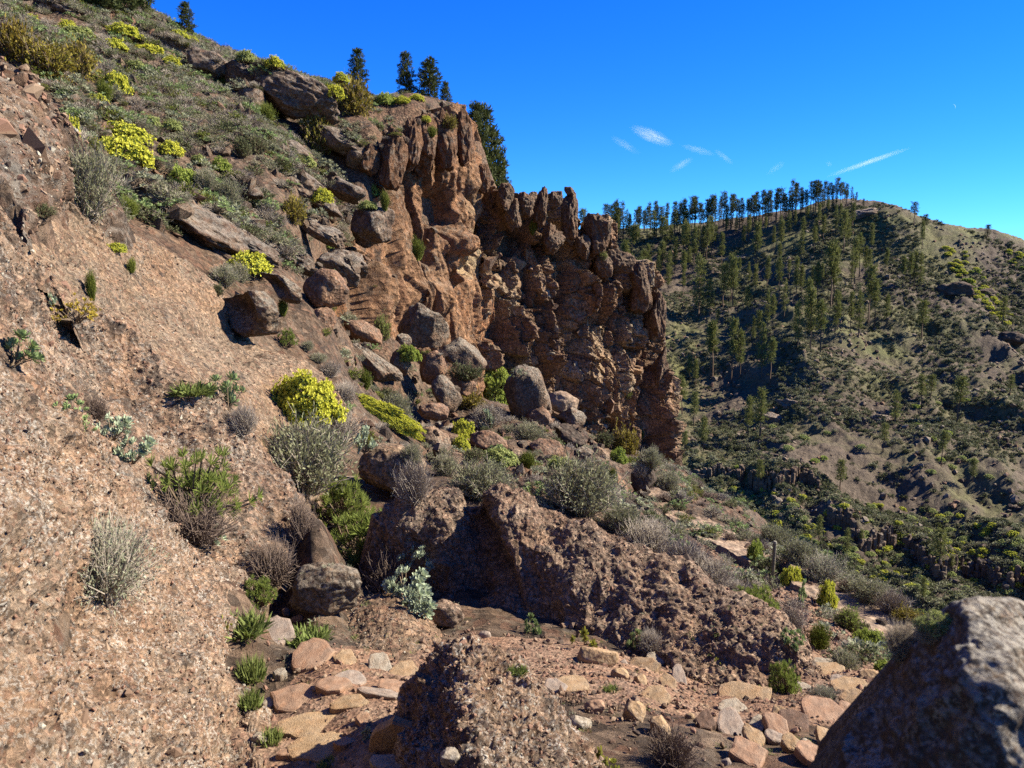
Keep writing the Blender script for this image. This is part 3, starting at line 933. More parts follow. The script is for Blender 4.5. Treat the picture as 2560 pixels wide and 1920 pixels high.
NET_K = [
    [(800, 850, 1.9), (835, 775, 1.9), (858, 735, 1.95), (876, 700, 2.0), (893, 668, 2.05), (907, 643, 2.1), (930, 622, 2.1), (952, 610, 2.1), (956, 618, 2.5)],
    [(880, 880, 1.5), (900, 800, 1.55), (915, 760, 1.6), (925, 720, 1.65), (932, 690, 1.7), (940, 660, 1.75), (952, 632, 1.85), (964, 610, 1.95), (966, 616, 2.4)],
    [(1080, 980, 1.25), (1062, 870, 1.33), (1042, 790, 1.42), (1036, 730, 1.5), (1004, 685, 1.58), (984, 645, 1.68), (975, 625, 1.78), (975, 609, 1.9), (977, 615, 2.3)],
    [(1190, 980, 1.5), (1160, 850, 1.55), (1125, 780, 1.6), (1085, 725, 1.68), (1050, 682, 1.75), (1036, 645, 1.85), (1026, 625, 1.92), (1020, 611, 2.0), (1020, 617, 2.4)],
    [(1250, 980, 1.9), (1220, 850, 1.9), (1200, 790, 1.95), (1180, 735, 2.0), (1150, 692, 2.05), (1120, 655, 2.1), (1100, 635, 2.15), (1080, 620, 2.2), (1080, 626, 2.6)],
]
net_rock('boulder', 'blurred dark boulder in the lower right corner with a sunlit pale top', NET_K, 200, 200, M_NEAR, (0.03, 0.02, 0.004), 3.0, (-0.02, 0.4, -0.5), None, category='boulder', seed=9)

# ledges and slabs on the scrubby upper slope
LEDGES = [
    ('rock ledge under the skyline scrub near the lone pine', 165, 46, 54.6, 60, 18, 22, 1.2),
    ('rock ledge with a cave mouth below the skyline', 207, 66, 50.6, 50, 30, 20, 1.0),
    ('rock wall right of the cave mouth on the upper slope', 243, 76, 50.4, 44, 30, 14, 1.0),
    ('broad broken rock outcrop below the skyline bushes', 290, 93, 49.6, 94, 44, 20, 1.0),
    ('blocky boulder left of the broad broken outcrop', 250, 101, 48.2, 30, 30, 8, 1.0),
    ('small pointed rock in the upper scrub', 155, 96, 44, 20, 11, 25, 1.0),
    ('slanting slab in the middle of the upper scrub', 160, 109, 42, 50, 18, 30, 1.2),
    ('thin slab below the slanting slab in the scrub', 152, 131, 38, 50, 15, 30, 1.2),
    ('short ledge above the scrub right of the middle slabs', 232, 122, 44, 38, 18, 22, 1.1),
    ('ledge under the dark rock wall on the scrub slope', 292, 150, 44, 44, 22, 30, 1.1),
    ('wide slab ledge shaded underneath on the right scrub slope', 292, 179, 39, 84, 30, 26, 1.1),
    ('small ledge tip right of the green domes', 248, 161, 40, 28, 14, 15, 1.1),
    ('small dark boulder on the upper end of the long lichened slab', 135, 184, 25, 28, 16, 35, 1.0),
    ('long lichened slab across the slope above the smooth slab', 178, 217, 25.4, 150, 44, 27, 1.3),
    ('thin rock band continuing the long lichened slab', 262, 244, 29, 64, 16, 30, 1.0),
    ('grey lichened rock wall left of the orange cliff', 371, 224, 44, 44, 50, 18, 0.9),
    ('reddish rock step under the grey lichened wall', 350, 262, 40, 44, 26, 24, 1.0),
    ('rock step in the scrub below the olive bush', 325, 205, 41, 40, 18, 28, 1.1),
    ('pale slab edge above the yellow bush on the slope', 232, 262, 25, 60, 12, 30, 1.0),
    ('rock hump left of the cliff pillars', 357, 156, 50, 38, 30, 22, 1.0),
    ('rock shelf at the top left corner', 55, 6, 52, 60, 12, 22, 1.0),
    ('brown rock knob in the scrub above the green domes', 205, 190, 31, 30, 14, 28, 1.0),
    ('weathered rock shelf in the scrub above the long slab', 110, 150, 29, 40, 14, 30, 1.0),
    ('lichened ledge just below the right end of the long slab', 250, 246, 26.4, 70, 22, 32, 1.0),
    ('grey lichened ledge above the rounded grey boulder', 300, 262, 30.5, 66, 26, 30, 1.0),
    ('lichened rock step between the scrub and the red wall', 338, 268, 35, 50, 30, 28, 1.0),
    ('grey rock slab in the scrub left of the red wall', 322, 232, 36.5, 60, 20, 30, 1.1),
    ('rock rib in the scrub right of the wide slab ledge', 345, 190, 45, 46, 22, 26, 1.0),
    ('rock shelf in the scrub under the olive bush', 336, 140, 50, 50, 22, 24, 1.0),
    ('flat lichened shelf in the middle scrub', 205, 148, 37.5, 46, 13, 28, 1.1),
    ('brown ledge in the scrub left of the wide slab ledge', 248, 190, 33, 44, 16, 28, 1.1),
    ('small rock ledge under the rusty bush at the left', 92, 84, 41, 36, 12, 28, 1.0),
]
for i, (lab, u, v, d, w, h, roll, deep) in enumerate(LEDGES):
    boulder('rock_ledge', lab, u, v, d, w, h, roll, M_LEDGE, 300 + i, deep, 5 if w > 55 else 4, 12, 0.10, 0.04, category='rock ledge')


# ------------------------------------------------------------------ the cliffs
def wall_grid(st, n, m, lean):
    st = np.asarray(st, float)
    t = np.linspace(0, len(st) - 1, n)
    s = np.column_stack([np.interp(t, np.arange(len(st)), st[:, k]) for k in range(st.shape[1])])
    bot = PA(np.column_stack((s[:, 0], s[:, 3], s[:, 1])))
    top = PA(np.column_stack((s[:, 0], s[:, 2], s[:, 1] + lean)))
    k = np.linspace(0, 1, m)[None, :, None]
    return bot[:, None] * (1 - k) + top[:, None] * k


def dents(g, lst):
    u, v = project(g)
    d = np.zeros(u.shape)
    for (du, dv, ru, rv, a) in lst:
        d += a * np.exp(-(((u - du) / ru) ** 2 + ((v - dv) / rv) ** 2) ** 2)
    return d


def cliff(name, label, st, n, m, lean, mat, disp, cap=6.0):
    g0 = wall_grid(st, n, m, lean)
    nn = grid_normals(g0)
    c = g0.mean((0, 1))
    if (nn.mean((0, 1)) * -c).sum() < 0:
        nn = -nn
    d, tint = disp(g0, nn)
    g = g0 + nn * d[..., None]
    caps = [g[:, -1:] + np.array((0.0, k * cap, -0.18 * k * k * cap + 0.25 * k)) + 0.3 * perlin(g[:, -1:] * 0.8 + k)[..., None] for k in (0.15, 0.4, 0.75, 1.2)]
    low = g[:, :1] + np.array((0, 0.5, -5.0))
    gg = np.concatenate([low, g] + caps, 1)
    tt = np.concatenate([tint[:, :1], tint] + [tint[:, -1:]] * 4, 1)
    add_proxy(g[::6, ::6])
    faces = grid_faces(gg.shape[0], gg.shape[1])
    nrm = grid_normals(gg)
    if (nrm[:, 3:m - 3] * -c).sum() < 0:
        faces = faces[:, ::-1]
    me = mesh_np(name, gg.reshape(-1, 3), faces, True, [mat])
    spread_attr(me, 'tint', np.clip(tt.ravel(), 0, 1))
    return g, nn, tt[:, 1:1 + m], me


def soften(d, k=2):
    for _ in range(k):
        q = np.pad(d, 1, mode='edge')
        d = (q[1:-1, 1:-1] * 2 + q[:-2, 1:-1] + q[2:, 1:-1] + q[1:-1, :-2] + q[1:-1, 2:]) / 6
    return d


def disp_e(g, nn):
    q = np.stack((g[..., 0] * 0.42 + g[..., 2] * 0.10, g[..., 1] * 0.42, g[..., 2] * 0.055), -1)
    flute = ridged(q, 3) - 0.7
    b, f1, f2, idv = blocky(np.stack((g[..., 0] * 0.4, g[..., 1] * 0.4, g[..., 2] * 0.16), -1), 0.8)
    cleft = np.abs(perlin(np.stack((g[..., 0] * 0.20 + g[..., 2] * 0.05 + 4.4, g[..., 1] * 0.20, g[..., 2] * 0.02), -1)))
    d = 0.45 * flute + 0.95 * soften(b, 4) + 0.3 * fbm(g * 0.25, 3) - 1.6 * np.exp(-(cleft / 0.05) ** 2) + 0.08 * ridged(g * 1.3, 3) + 0.05 * fbm(g * 4, 3)
    d += dents(g, [(438, 208, 17, 17, -2.6), (447, 222, 10, 9, -1.2), (487, 232, 9, 22, -2.4), (462, 208, 10, 14, 0.6), (455, 245, 16, 10, 1.0), (393, 178, 6, 12, -1.2),
                   (420, 300, 22, 18, 1.0), (462, 268, 7, 10, -1.4), (372, 300, 8, 30, 0.8), (389, 300, 4, 40, -0.9), (405, 285, 10, 30, 0.5), (484, 300, 6, 40, 0.9), (446, 152, 14, 30, 0.5)])
    u, v = project(g)
    t = 0.5 + 0.22 * fbm(g * 0.25, 4) + 0.12 * ((idv * 13 % 97) / 97 - 0.5)
    t += 0.45 * np.exp(-(((u - 473) / 15) ** 2 + ((v - 253) / 28) ** 2) ** 2) + 0.3 * np.exp(-(((u - 470) / 10) ** 2 + ((v - 205) / 14) ** 2) ** 2)
    return d, t


def disp_f(g, nn):
    rib = ridged(np.stack((g[..., 0] * 0.17 + 2.1, g[..., 1] * 0.17, g[..., 2] * 0.03), -1), 2) - 0.75
    b1, f1, f2, id1 = blocky(g * np.array((0.32, 0.32, 0.17)) + 5.2, 1.1)
    b2, h1, h2, id2 = blocky(g * np.array((0.75, 0.75, 0.48)) + 1.7, 1.0)
    b3, k1, k2, id3 = blocky(g * 1.7 + 8.7, 0.9)
    d = 1.3 * rib + 1.45 * soften(b1, 1) + 0.75 * soften(b2, 1) + 0.28 * b3 + 0.5 * fbm(g * 0.16, 3) + 0.07 * fbm(g * 4, 2) - 0.5 * (f2 - f1 < 0.08) - 0.25 * (h2 - h1 < 0.08)
    d += dents(g, [(515, 240, 11, 16, -3.2), (540, 225, 6, 26, -1.8), (558, 235, 5, 30, -1.6), (617, 268, 13, 15, -2.2), (652, 318, 10, 26, -2.2), (500, 325, 14, 26, -2.2), (575, 345, 8, 20, -1.4),
                   (602, 298, 8, 24, 1.8), (520, 345, 9, 40, 1.2), (585, 262, 10, 22, 0.9), (560, 300, 10, 22, -1.2), (630, 380, 12, 26, 1.0), (590, 380, 16, 26, 0.8), (545, 385, 12, 24, -0.8), (645, 420, 7, 40, -1.4), (655, 400, 5, 60, 1.0)])
    t = 0.30 + 0.28 * fbm(g * 0.12, 3) + 0.5 * ((id1 * 13 % 97) / 97 - 0.5) + 0.5 * ((id2 * 29 % 97) / 97 - 0.5) + 0.25 * ((id3 * 53 % 97) / 97 - 0.5)
    u, v = project(g)
    t += 0.35 * np.exp(-(((u - 500) / 22) ** 2 + ((v - 300) / 30) ** 2) ** 2) + 0.3 * np.exp(-(((u - 632) / 12) ** 2 + ((v - 310) / 40) ** 2) ** 2)
    t = t + 0.08
    return d, t


ST_E = [(326, 37, 266, 335), (345, 40, 252, 340), (365, 43.5, 236, 350), (382, 46.5, 205, 365), (392, 50, 150, 375), (405, 52.5, 128, 388), (420, 54, 118, 395), (436, 55.5, 109, 402), (452, 57.5, 103, 404), (464, 59.5, 106, 404), (471, 61.5, 116, 404), (476, 63.5, 140, 404), (481, 65.5, 166, 404), (488, 66.5, 180, 404), (494, 68, 200, 404), (502, 71, 215, 404)]
ST_F = [(478, 64.32, 190, 404), (486, 65.03, 184, 404), (492, 65.56, 186, 404), (500, 66.26, 190, 406), (510, 67.14, 189, 408), (517, 67.76, 196, 410), (528, 68.72, 197, 414), (536, 69.43, 196, 418), (545, 70.22, 199, 424), (552, 70.84, 201, 428), (562, 71.72, 197, 434), (572, 72.6, 196, 440), (578, 73.12, 206, 444), (583, 73.56, 232, 448), (588, 74, 222, 450), (596, 74.71, 216, 454), (604, 75.41, 222, 458), (610, 75.94, 244, 462), (620, 76.82, 251, 466), (630, 77.7, 262, 470), (642, 78.76, 262, 474), (650, 79.46, 269, 478), (657, 80.08, 280, 480), (662, 81.22, 300, 482), (665, 82.53, 322, 484), (667, 83.41, 352, 486), (672, 85.6, 400, 488), (680, 89.1, 440, 490)]
cE = thing('cliff', 'orange brown cliff buttress with fluted pillars rising to the skyline pines', 'cliff', (0, 0, 0))
gE, nE, tE, meE = cliff('cliff', '', ST_E, 330, 360, 3.5, M_CLIFF_E, disp_e)
link('buttress', meE, cE)
cF = thing('cliff', 'jagged dark breccia cliff with knobbly pinnacles in front of the far hill', 'cliff', (0, 0, 0))
gF, nF, tF, meF = cliff('cliff', '', ST_F, 420, 400, 2.5, M_CLIFF_F, disp_f, 3.5)
link('rock_face', meF, cF)

# rounded pillars on the buttress, pinnacles and balanced knobs on the breccia cliff: parts of their cliff
for i, (u, v, d, w, h, roll) in enumerate([(391, 156, 50.5, 30, 66, 6), (409, 149, 52.5, 24, 62, 8), (424, 142, 54, 24, 64, 10), (368, 160, 50, 24, 34, 12), (444, 140, 56, 26, 60, 2), (464, 135, 60, 22, 58, -2), (484, 178, 66, 15, 30, 0)]):
    boulder('pillar', '', u, v, d, w, h, roll, M_CLIFF_E, 400 + i, 0.9, 5, 8, 0.11, 0.02, parent=cE)
for i, (u, v, d, w, h, roll, name) in enumerate([
        (504, 197, 66.4, 16, 30, 0, 'pinnacle'), (524, 205, 68.2, 18, 26, 10, 'pinnacle'), (541, 208, 69.7, 11, 44, 3, 'pinnacle'), (533, 199, 69.5, 9, 16, 0, 'knob'), (555, 200, 70.9, 12, 20, 5, 'pinnacle'),
        (569, 216, 72.1, 15, 58, -2, 'pinnacle'), (570, 191, 72.7, 12, 11, 8, 'knob'), (597, 235, 74.6, 21, 50, 3, 'pinnacle'), (584, 246, 73.5, 14, 30, -5, 'pinnacle'), (603, 262, 75.1, 16, 34, -4, 'pinnacle'),
        (618, 262, 76.4, 26, 26, 10, 'pinnacle'), (643, 292, 78.6, 20, 62, -4, 'pinnacle'), (656, 318, 79.8, 18, 58, -5, 'pinnacle'), (512, 214, 67.1, 16, 34, -8, 'pinnacle'), (552, 240, 70.6, 20, 34, 10, 'pinnacle'),
        (660, 375, 80.1, 14, 60, 5, 'pinnacle'), (629, 258, 77.9, 7, 8, 0, 'knob'), (549, 196, 70.9, 6, 7, 0, 'knob')]):
    boulder(name, '', u, v, d, w * (1.35 if name == 'pinnacle' else 1), h, roll, M_CLIFF_F, 500 + i, 0.9, 5 if name == 'pinnacle' else 4, 13, 0.15, 0.05, parent=cF)

# angular blocks of the breccia, each a piece of its own
BLOCK_MESH = []
for k in range(9):
    bm = bmesh.new()
    rs = np.random.default_rng(700 + k)
    for q in rs.normal(size=(13, 3)):
        q = q / np.linalg.norm(q) * rs.uniform(0.75, 1.0)
        bm.verts.new((q[0] * 0.9, q[1] * 0.7, q[2] * 1.15))
    bmesh.ops.convex_hull(bm, input=bm.verts)
    me = bpy.data.meshes.new('rock_block')
    bm.to_mesh(me)
    bm.free()
    BLOCK_MESH.append(me)
M_BLOCKS = [rock_mat('breccia block ' + nm, t, 0.9, 0.25, li, (0.5, 0.45, 0.38), 0.12, 0.5) for nm, t, li in (
    ('brown', [(0.23, 0.14, 0.10), (0.32, 0.20, 0.145), (0.38, 0.25, 0.185)], 0.2), ('tan', [(0.34, 0.22, 0.14), (0.43, 0.28, 0.175), (0.48, 0.34, 0.22)], 0.15),
    ('grey', [(0.26, 0.22, 0.19), (0.35, 0.30, 0.26), (0.44, 0.39, 0.33)], 0.5), ('dark', [(0.12, 0.08, 0.06), (0.17, 0.11, 0.085), (0.22, 0.145, 0.11)], 0.15))]
for mi, m in enumerate(M_BLOCKS):
    for k in range(9):
        if mi == 0:
            BLOCK_MESH[k].materials.append(m)
BLOCKS = {0: BLOCK_MESH}
for mi in (1, 2, 3):
    BLOCKS[mi] = []
    for b in BLOCK_MESH:
        c = b.copy()
        c.materials.clear()
        c.materials.append(M_BLOCKS[mi])
        BLOCKS[mi].append(c)


def block_on(g, parent, i, j, size, mi, stretch=1.0):
    o = link('rock_block', random.choice(BLOCKS[mi]), parent)
    o.location = g[i, j] + np.array((-0.25, 0.5, 0.0)) * size
    o.rotation_euler = (random.uniform(0, 6.28), random.uniform(0, 6.28), random.uniform(0, 6.28))
    o.scale = (size * random.uniform(0.7, 1.1), size * random.uniform(0.6, 1.0), size * random.uniform(0.8, 1.3) * stretch)


uF, vF = project(gF)
n_block = 0
while n_block < 170:
    i, j = random.randrange(6, gF.shape[0] - 30), random.randrange(20, gF.shape[1] - 60)
    if vF[i, j] < 232 or random.random() < 0.25 and vF[i, j] < 260:
        continue
    tan_zone = math.exp(-(((uF[i, j] - 500) / 24) ** 2 + ((vF[i, j] - 300) / 34) ** 2)) + math.exp(-(((uF[i, j] - 634) / 14) ** 2 + ((vF[i, j] - 315) / 44) ** 2))
    grey_zone = vF[i, j] > 340
    r = random.random()
    mi = 1 if r < 0.14 + 0.5 * tan_zone else (2 if r < (0.55 if grey_zone else 0.3) else (3 if r > 0.86 else 0))
    block_on(gF, cF, i, j, random.choice((0.45, 0.6, 0.7, 0.9, 1.2)), mi)
    n_block += 1
uE, vE = project(gE)
n_block = 0
while n_block < 46:
    i, j = random.randrange(200, gE.shape[0] - 20), random.randrange(20, gE.shape[1] - 20)
    if not (452 < uE[i, j] < 494 and 196 < vE[i, j] < 285):
        continue
    block_on(gE, cE, i, j, random.choice((0.3, 0.4, 0.5, 0.7)), 1 if random.random() < 0.75 else 0)
    n_block += 1

NEAR = BVHTree.FromPolygons(np.concatenate(PROXY_V).tolist(), PROXY_F)
FARB = BVHTree.FromPolygons(np.concatenate(FAR_V).tolist(), FAR_F)
ORIGIN = Vector((0, 0, 0))


def ray(u, v):
    p = P(u, v, 1.0)
    return Vector(p).normalized()


def hit(u, v, far=False, dmin=0.0):
    """where the line of sight through a pixel meets the ground or a rock"""
    r = ray(u, v)
    q = (FARB if far else NEAR).ray_cast(ORIGIN + r * dmin, r)
    return None if q[0] is None else q[0]


def drop(x, y, zmax=80.0, far=False):
    q = (FARB if far else NEAR).ray_cast(Vector((x, y, zmax)), Vector((0, 0, -1)))
    return (None, None) if q[0] is None else (q[0], q[1])


# ------------------------------------------------------------------ instancing for what nobody could count
def scatter(name, pts, rots, scls, protos, parent=None, **props):
    me = bpy.data.meshes.new(name)
    n = len(pts)
    me.vertices.add(n)
    me.vertices.foreach_set('co', np.ascontiguousarray(pts, np.float32).ravel())
    for an, ty, vals, key in (('rot', 'FLOAT_VECTOR', rots, 'vector'), ('scl', 'FLOAT_VECTOR', scls, 'vector'), ('pick', 'INT', RNG.integers(0, len(protos), n), 'value')):
        at = me.attributes.new(an, ty, 'POINT')
        at.data.foreach_set(key, np.ascontiguousarray(vals, np.int32 if ty == 'INT' else np.float32).ravel())
    o = link(name, me, parent, kind='stuff', **props)
    ng = bpy.data.node_groups.new(name, 'GeometryNodeTree')
    ng.interface.new_socket('Geometry', in_out='INPUT', socket_type='NodeSocketGeometry')
    ng.interface.new_socket('Geometry', in_out='OUTPUT', socket_type='NodeSocketGeometry')
    N, L = ng.nodes, ng.links
    gi, go = N.new('NodeGroupInput'), N.new('NodeGroupOutput')
    jn = N.new('GeometryNodeJoinGeometry')
    for pr in protos:
        oi = N.new('GeometryNodeObjectInfo')
        oi.inputs['Object'].default_value = pr
        gt = N.new('GeometryNodeGeometryToInstance')
        L.new(oi.outputs['Geometry'], gt.inputs[0])
        L.new(gt.outputs[0], jn.inputs[0])
    ip = N.new('GeometryNodeInstanceOnPoints')
    L.new(gi.outputs[0], ip.inputs['Points'])
    L.new(jn.outputs[0], ip.inputs['Instance'])
    ip.inputs['Pick Instance'].default_value = True

    def attr(an, ty):
        a = N.new('GeometryNodeInputNamedAttribute')
        a.data_type = ty
        a.inputs['Name'].default_value = an
        return a.outputs['Attribute']
    L.new(attr('pick', 'INT'), ip.inputs['Instance Index'])
    er = N.new('FunctionNodeEulerToRotation')
    L.new(attr('rot', 'FLOAT_VECTOR'), er.inputs[0])
    L.new(er.outputs[0], ip.inputs['Rotation'])
    L.new(attr('scl', 'FLOAT_VECTOR'), ip.inputs['Scale'])
    L.new(ip.outputs[0], go.inputs[0])
    md = o.modifiers.new('scatter', 'NODES')
    md.node_group = ng
    return o


def proto(name, me):
    return bpy.data.objects.new(name, me)          # never linked: only its shape is used


# clasts standing proud of the lapilli rocks
M_CLAST = [plain_mat('clast ' + nm, a, b, 30.0, 0.95, 0.3) for nm, a, b in (
    ('tan', (0.36, 0.24, 0.17), (0.50, 0.36, 0.27)), ('pink', (0.33, 0.18, 0.13), (0.42, 0.25, 0.19)), ('pale', (0.55, 0.48, 0.41), (0.70, 0.64, 0.56)), ('dark', (0.09, 0.065, 0.055), (0.17, 0.12, 0.10)), ('brown', (0.20, 0.125, 0.09), (0.31, 0.20, 0.145)))]


def pebble_mesh(seed, mat):
    rs = np.random.default_rng(seed)
    v, f = ico(1)
    p = v * (1 + 0.28 * rs.normal(size=len(v)))[:, None] * rs.uniform(0.6, 1.2, 3)
    return mesh_np('pebble', p, f, False, [mat])


PEB = {k: [proto('pebble', pebble_mesh(900 + 7 * k + j, M_CLAST[k])) for j in range(2)] for k in range(5)}
PEB_NEAR = PEB[0] * 4 + PEB[1] * 3 + PEB[2] + PEB[4] * 2 + PEB[3]
PEB_BROWN = PEB[4] + PEB[4] + PEB[1] + PEB[0] + PEB[3]


def clast_part(root, g, nn, spec):
    cnt, smin, smax = spec
    n, m = g.shape[:2]
    i, j = RNG.integers(1, n - 1, cnt * 4), RNG.integers(1, m - 1, cnt * 4)
    area = np.linalg.norm(np.cross(g[1:, :-1] - g[:-1, :-1], g[:-1, 1:] - g[:-1, :-1]), axis=-1)
    area = np.pad(area, ((0, 1), (0, 1)), mode='edge')[i, j]
    clump = np.clip(fbm(g[i, j] * 1.5 + 40, 3) + 0.75, 0.05, 1.6)
    keep = RNG.random(len(i)) < area * clump / np.percentile(area * clump, 92)
    i, j = i[keep][:cnt], j[keep][:cnt]
    p = g[i, j] + RNG.normal(size=(len(i), 3)) * 0.01
    sz = smin * (smax / smin) ** (RNG.random(len(i)) ** 2.2)
    scl = sz[:, None] * RNG.uniform(0.7, 1.2, (len(i), 3))
    scatter('clasts', p - nn[i, j] * sz[:, None] * 0.45, RNG.uniform(0, 6.28, (len(i), 3)), scl, PEB_BROWN if 'brown pitted' in root['label'] else PEB_NEAR, root)


for job in CLAST_JOBS:
    clast_part(*job)
    root_, g_, nn_2, (cnt_, lo_, hi_) = job
    clast_part(root_, g_, nn_2, (max(30, cnt_ // 180), hi_ * 1.2, hi_ * 4.0))

# ------------------------------------------------------------------ the trail
TRAIL = [(330, 800, 4.3, 0.9), (360, 740, 5.2, 1.0), (400, 705, 6.2, 1.2), (480, 672, 7.4, 1.3), (570, 668, 7.7, 1.35), (660, 690, 7.3, 1.1), (740, 712, 6.9, 0.9), (805, 718, 7.0, 0.9), (846, 700, 7.6, 0.8), (862, 676, 8.7, 0.7), (856, 655, 10.5, 0.65), (835, 634, 12.4, 0.6), (805, 606, 15.0, 0.6), (775, 588, 17.6, 0.6), (745, 573, 19.0, 0.6), (725, 562, 20.2, 0.55)]
tp = np.array([[*P(u, v, d)[:2], w] for u, v, d, w in TRAIL])
tt_ = np.linspace(0, len(tp) - 1, 420)
tc_ = catmull(tp[:, None, :], 420)[:, 0, :]
tan_ = np.gradient(tc_[:, :2], axis=0)
tan_ /= np.linalg.norm(tan_, axis=1)[:, None]
perp = np.stack((-tan_[:, 1], tan_[:, 0]), -1)
lat = np.linspace(-1, 1, 49)
wid = tc_[:, 2][:, None] * (1 + 0.12 * perlin(np.stack((tc_[:, 0] * 1.3, tc_[:, 1] * 1.3, tc_[:, 0] * 0), -1)))[:, None]
tx = tc_[:, 0][:, None] + perp[:, 0][:, None] * lat * wid
ty = tc_[:, 1][:, None] + perp[:, 1][:, None] * lat * wid
tz = hill_z(tx, ty) + 0.03 * (1 - np.abs(lat) ** 4)[None, :] - 0.012 * (np.abs(lat) > 0.97)
tpos = np.stack((tx, ty, tz), -1)
trail = link('trail', mesh_np('trail', tpos.reshape(-1, 3), grid_faces(*tx.shape)[:, ::-1], True, [M_SOIL]), None, kind='structure', label='stony reddish brown footpath winding down past the rock ridge')
TRAIL_XY = tc_

# stones set in the trail and lying on it: parts of the trail. (u, v, width px, height px, tone, rounded?)
STONES = [
    (278, 638, 38, 22, 2, 0), (311, 662, 38, 26, 0, 0), (280, 677, 14, 8, 3, 0), (346, 664, 22, 16, 1, 0), (380, 671, 23, 22, 3, 0), (404, 677, 32, 20, 1, 0), (349, 684, 30, 18, 2, 0), (334, 692, 40, 15, 0, 0),
    (392, 692, 30, 12, 0, 0), (382, 700, 48, 10, 2, 0), (293, 704, 44, 22, 0, 0), (351, 709, 38, 12, 1, 0), (270, 709, 12, 9, 3, 0), (310, 731, 74, 24, 1, 0), (328, 738, 20, 13, 1, 1), (322, 754, 72, 22, 1, 0),
    (373, 758, 20, 13, 1, 1), (403, 752, 68, 40, 1, 0), (395, 770, 50, 14, 3, 0), (451, 756, 24, 22, 3, 1), (310, 717, 10, 9, 4, 1), (367, 714, 10, 8, 3, 1),
    (485, 635, 14, 11, 2, 1), (527, 669, 36, 14, 1, 0), (570, 691, 42, 15, 1, 0), (555, 692, 22, 14, 2, 0), (595, 708, 24, 20, 0, 1), (580, 722, 26, 18, 3, 1), (635, 713, 26, 27, 1, 1), (659, 726, 26, 34, 1, 1),
    (657, 702, 28, 16, 1, 0), (597, 657, 46, 28, 1, 1), (620, 676, 20, 18, 1, 1), (640, 681, 16, 18, 1, 1), (623, 663, 10, 10, 2, 1), (656, 661, 18, 10, 3, 0), (643, 669, 30, 10, 1, 0), (679, 681, 14, 20, 2, 0),
    (668, 690, 18, 14, 1, 0), (745, 701, 50, 24, 1, 0), (733, 714, 30, 18, 3, 0), (730, 731, 28, 26, 2, 0), (705, 727, 18, 16, 4, 0), (758, 730, 16, 13, 3, 0), (755, 722, 12, 7, 0, 0), (776, 732, 22, 20, 0, 0),
    (792, 727, 32, 18, 4, 0), (753, 743, 20, 16, 1, 0), (773, 743, 16, 10, 2, 0), (748, 759, 34, 22, 0, 0), (804, 741, 10, 7, 3, 1), (811, 760, 28, 20, 0, 0), (823, 719, 40, 24, 0, 0), (848, 717, 18, 13, 0, 0),
    (850, 692, 36, 17, 1, 0), (854, 706, 24, 16, 1, 0), (829, 745, 24, 17, 1, 0), (828, 674, 36, 12, 1, 0), (823, 667, 28, 8, 3, 0), (815, 660, 16, 7, 0, 0), (870, 677, 30, 16, 1, 1), (727, 762, 12, 9, 2, 1),
    (814, 705, 22, 8, 4, 0), (286, 613, 9, 13, 0, 1), (298, 619, 14, 10, 0, 1), (690, 716, 12, 8, 1, 1), (700, 745, 10, 7, 4, 1), (612, 742, 9, 6, 4, 1), (548, 652, 8, 6, 4, 1), (672, 752, 14, 9, 0, 1), (510, 650, 7, 5, 4, 1), (790, 750, 18, 12, 1, 0), (778, 716, 16, 9, 1, 0),
    (840, 733, 20, 12, 0, 0), (862, 720, 14, 10, 2, 0), (800, 690, 20, 8, 3, 0), (838, 683, 18, 8, 2, 0), (364, 726, 16, 10, 0, 0), (430, 690, 20, 8, 0, 0), (258, 744, 18, 8, 3, 0), (290, 760, 24, 9, 0, 0), (345, 748, 20, 9, 0, 0),
]


def slab_mesh(seed, thick, mat):
    """flat stone with a broken outline, slightly domed"""
    rs = np.random.default_rng(seed)
    n = rs.integers(6, 9)
    a = np.sort(rs.uniform(0, 2 * math.pi, n)) + rs.uniform(0, 0.5)
    a = np.linspace(0, 2 * math.pi, n, endpoint=False) + rs.uniform(-0.32, 0.32, n)
    r = rs.uniform(0.78, 1.08, n)
    ring = np.column_stack((np.cos(a) * r, np.sin(a) * r))
    k = 22
    t = np.arange(k) * n / k
    i = np.floor(t).astype(int)
    f = (t - i)[:, None]
    out = ring[i % n] * (1 - f) + ring[(i + 1) % n] * f
    out *= (1 + 0.035 * rs.normal(size=k))[:, None]
    levels = [(0.0, thick, 0.02), (0.45, thick, 0.02), (0.84, thick * 0.98, 0.02), (0.97, thick * 0.82, 0.02), (1.0, thick * 0.35, 0.02), (1.0, -thick, 0.0)]
    V = []
    off = rs.uniform(0, 50, 3)
    tilt = rs.normal(size=2) * 0.06
    for (s, z, nz) in levels[1:]:
        xy = out * s
        p3 = np.column_stack((xy, np.zeros(k)))
        zz = z + nz * perlin(p3 * 2.2 + off) * 2 + xy @ tilt
        V.append(np.column_stack((xy, zz)))
    V = np.concatenate(V)
    c = np.array([[0, 0, thick + 0.02 * float(perlin(off[None])[0])]])
    idx = np.arange(k)
    nx = (idx + 1) % k
    quads = np.concatenate([np.stack((L * k + idx, (L + 1) * k + idx, (L + 1) * k + nx, L * k + nx), -1) for L in range(4)])
    tris = np.stack((np.full(k, 5 * k), idx, nx), -1)
    me = mesh_np('stone', np.concatenate((V, c)), [quads, tris], False, [mat])
    return me


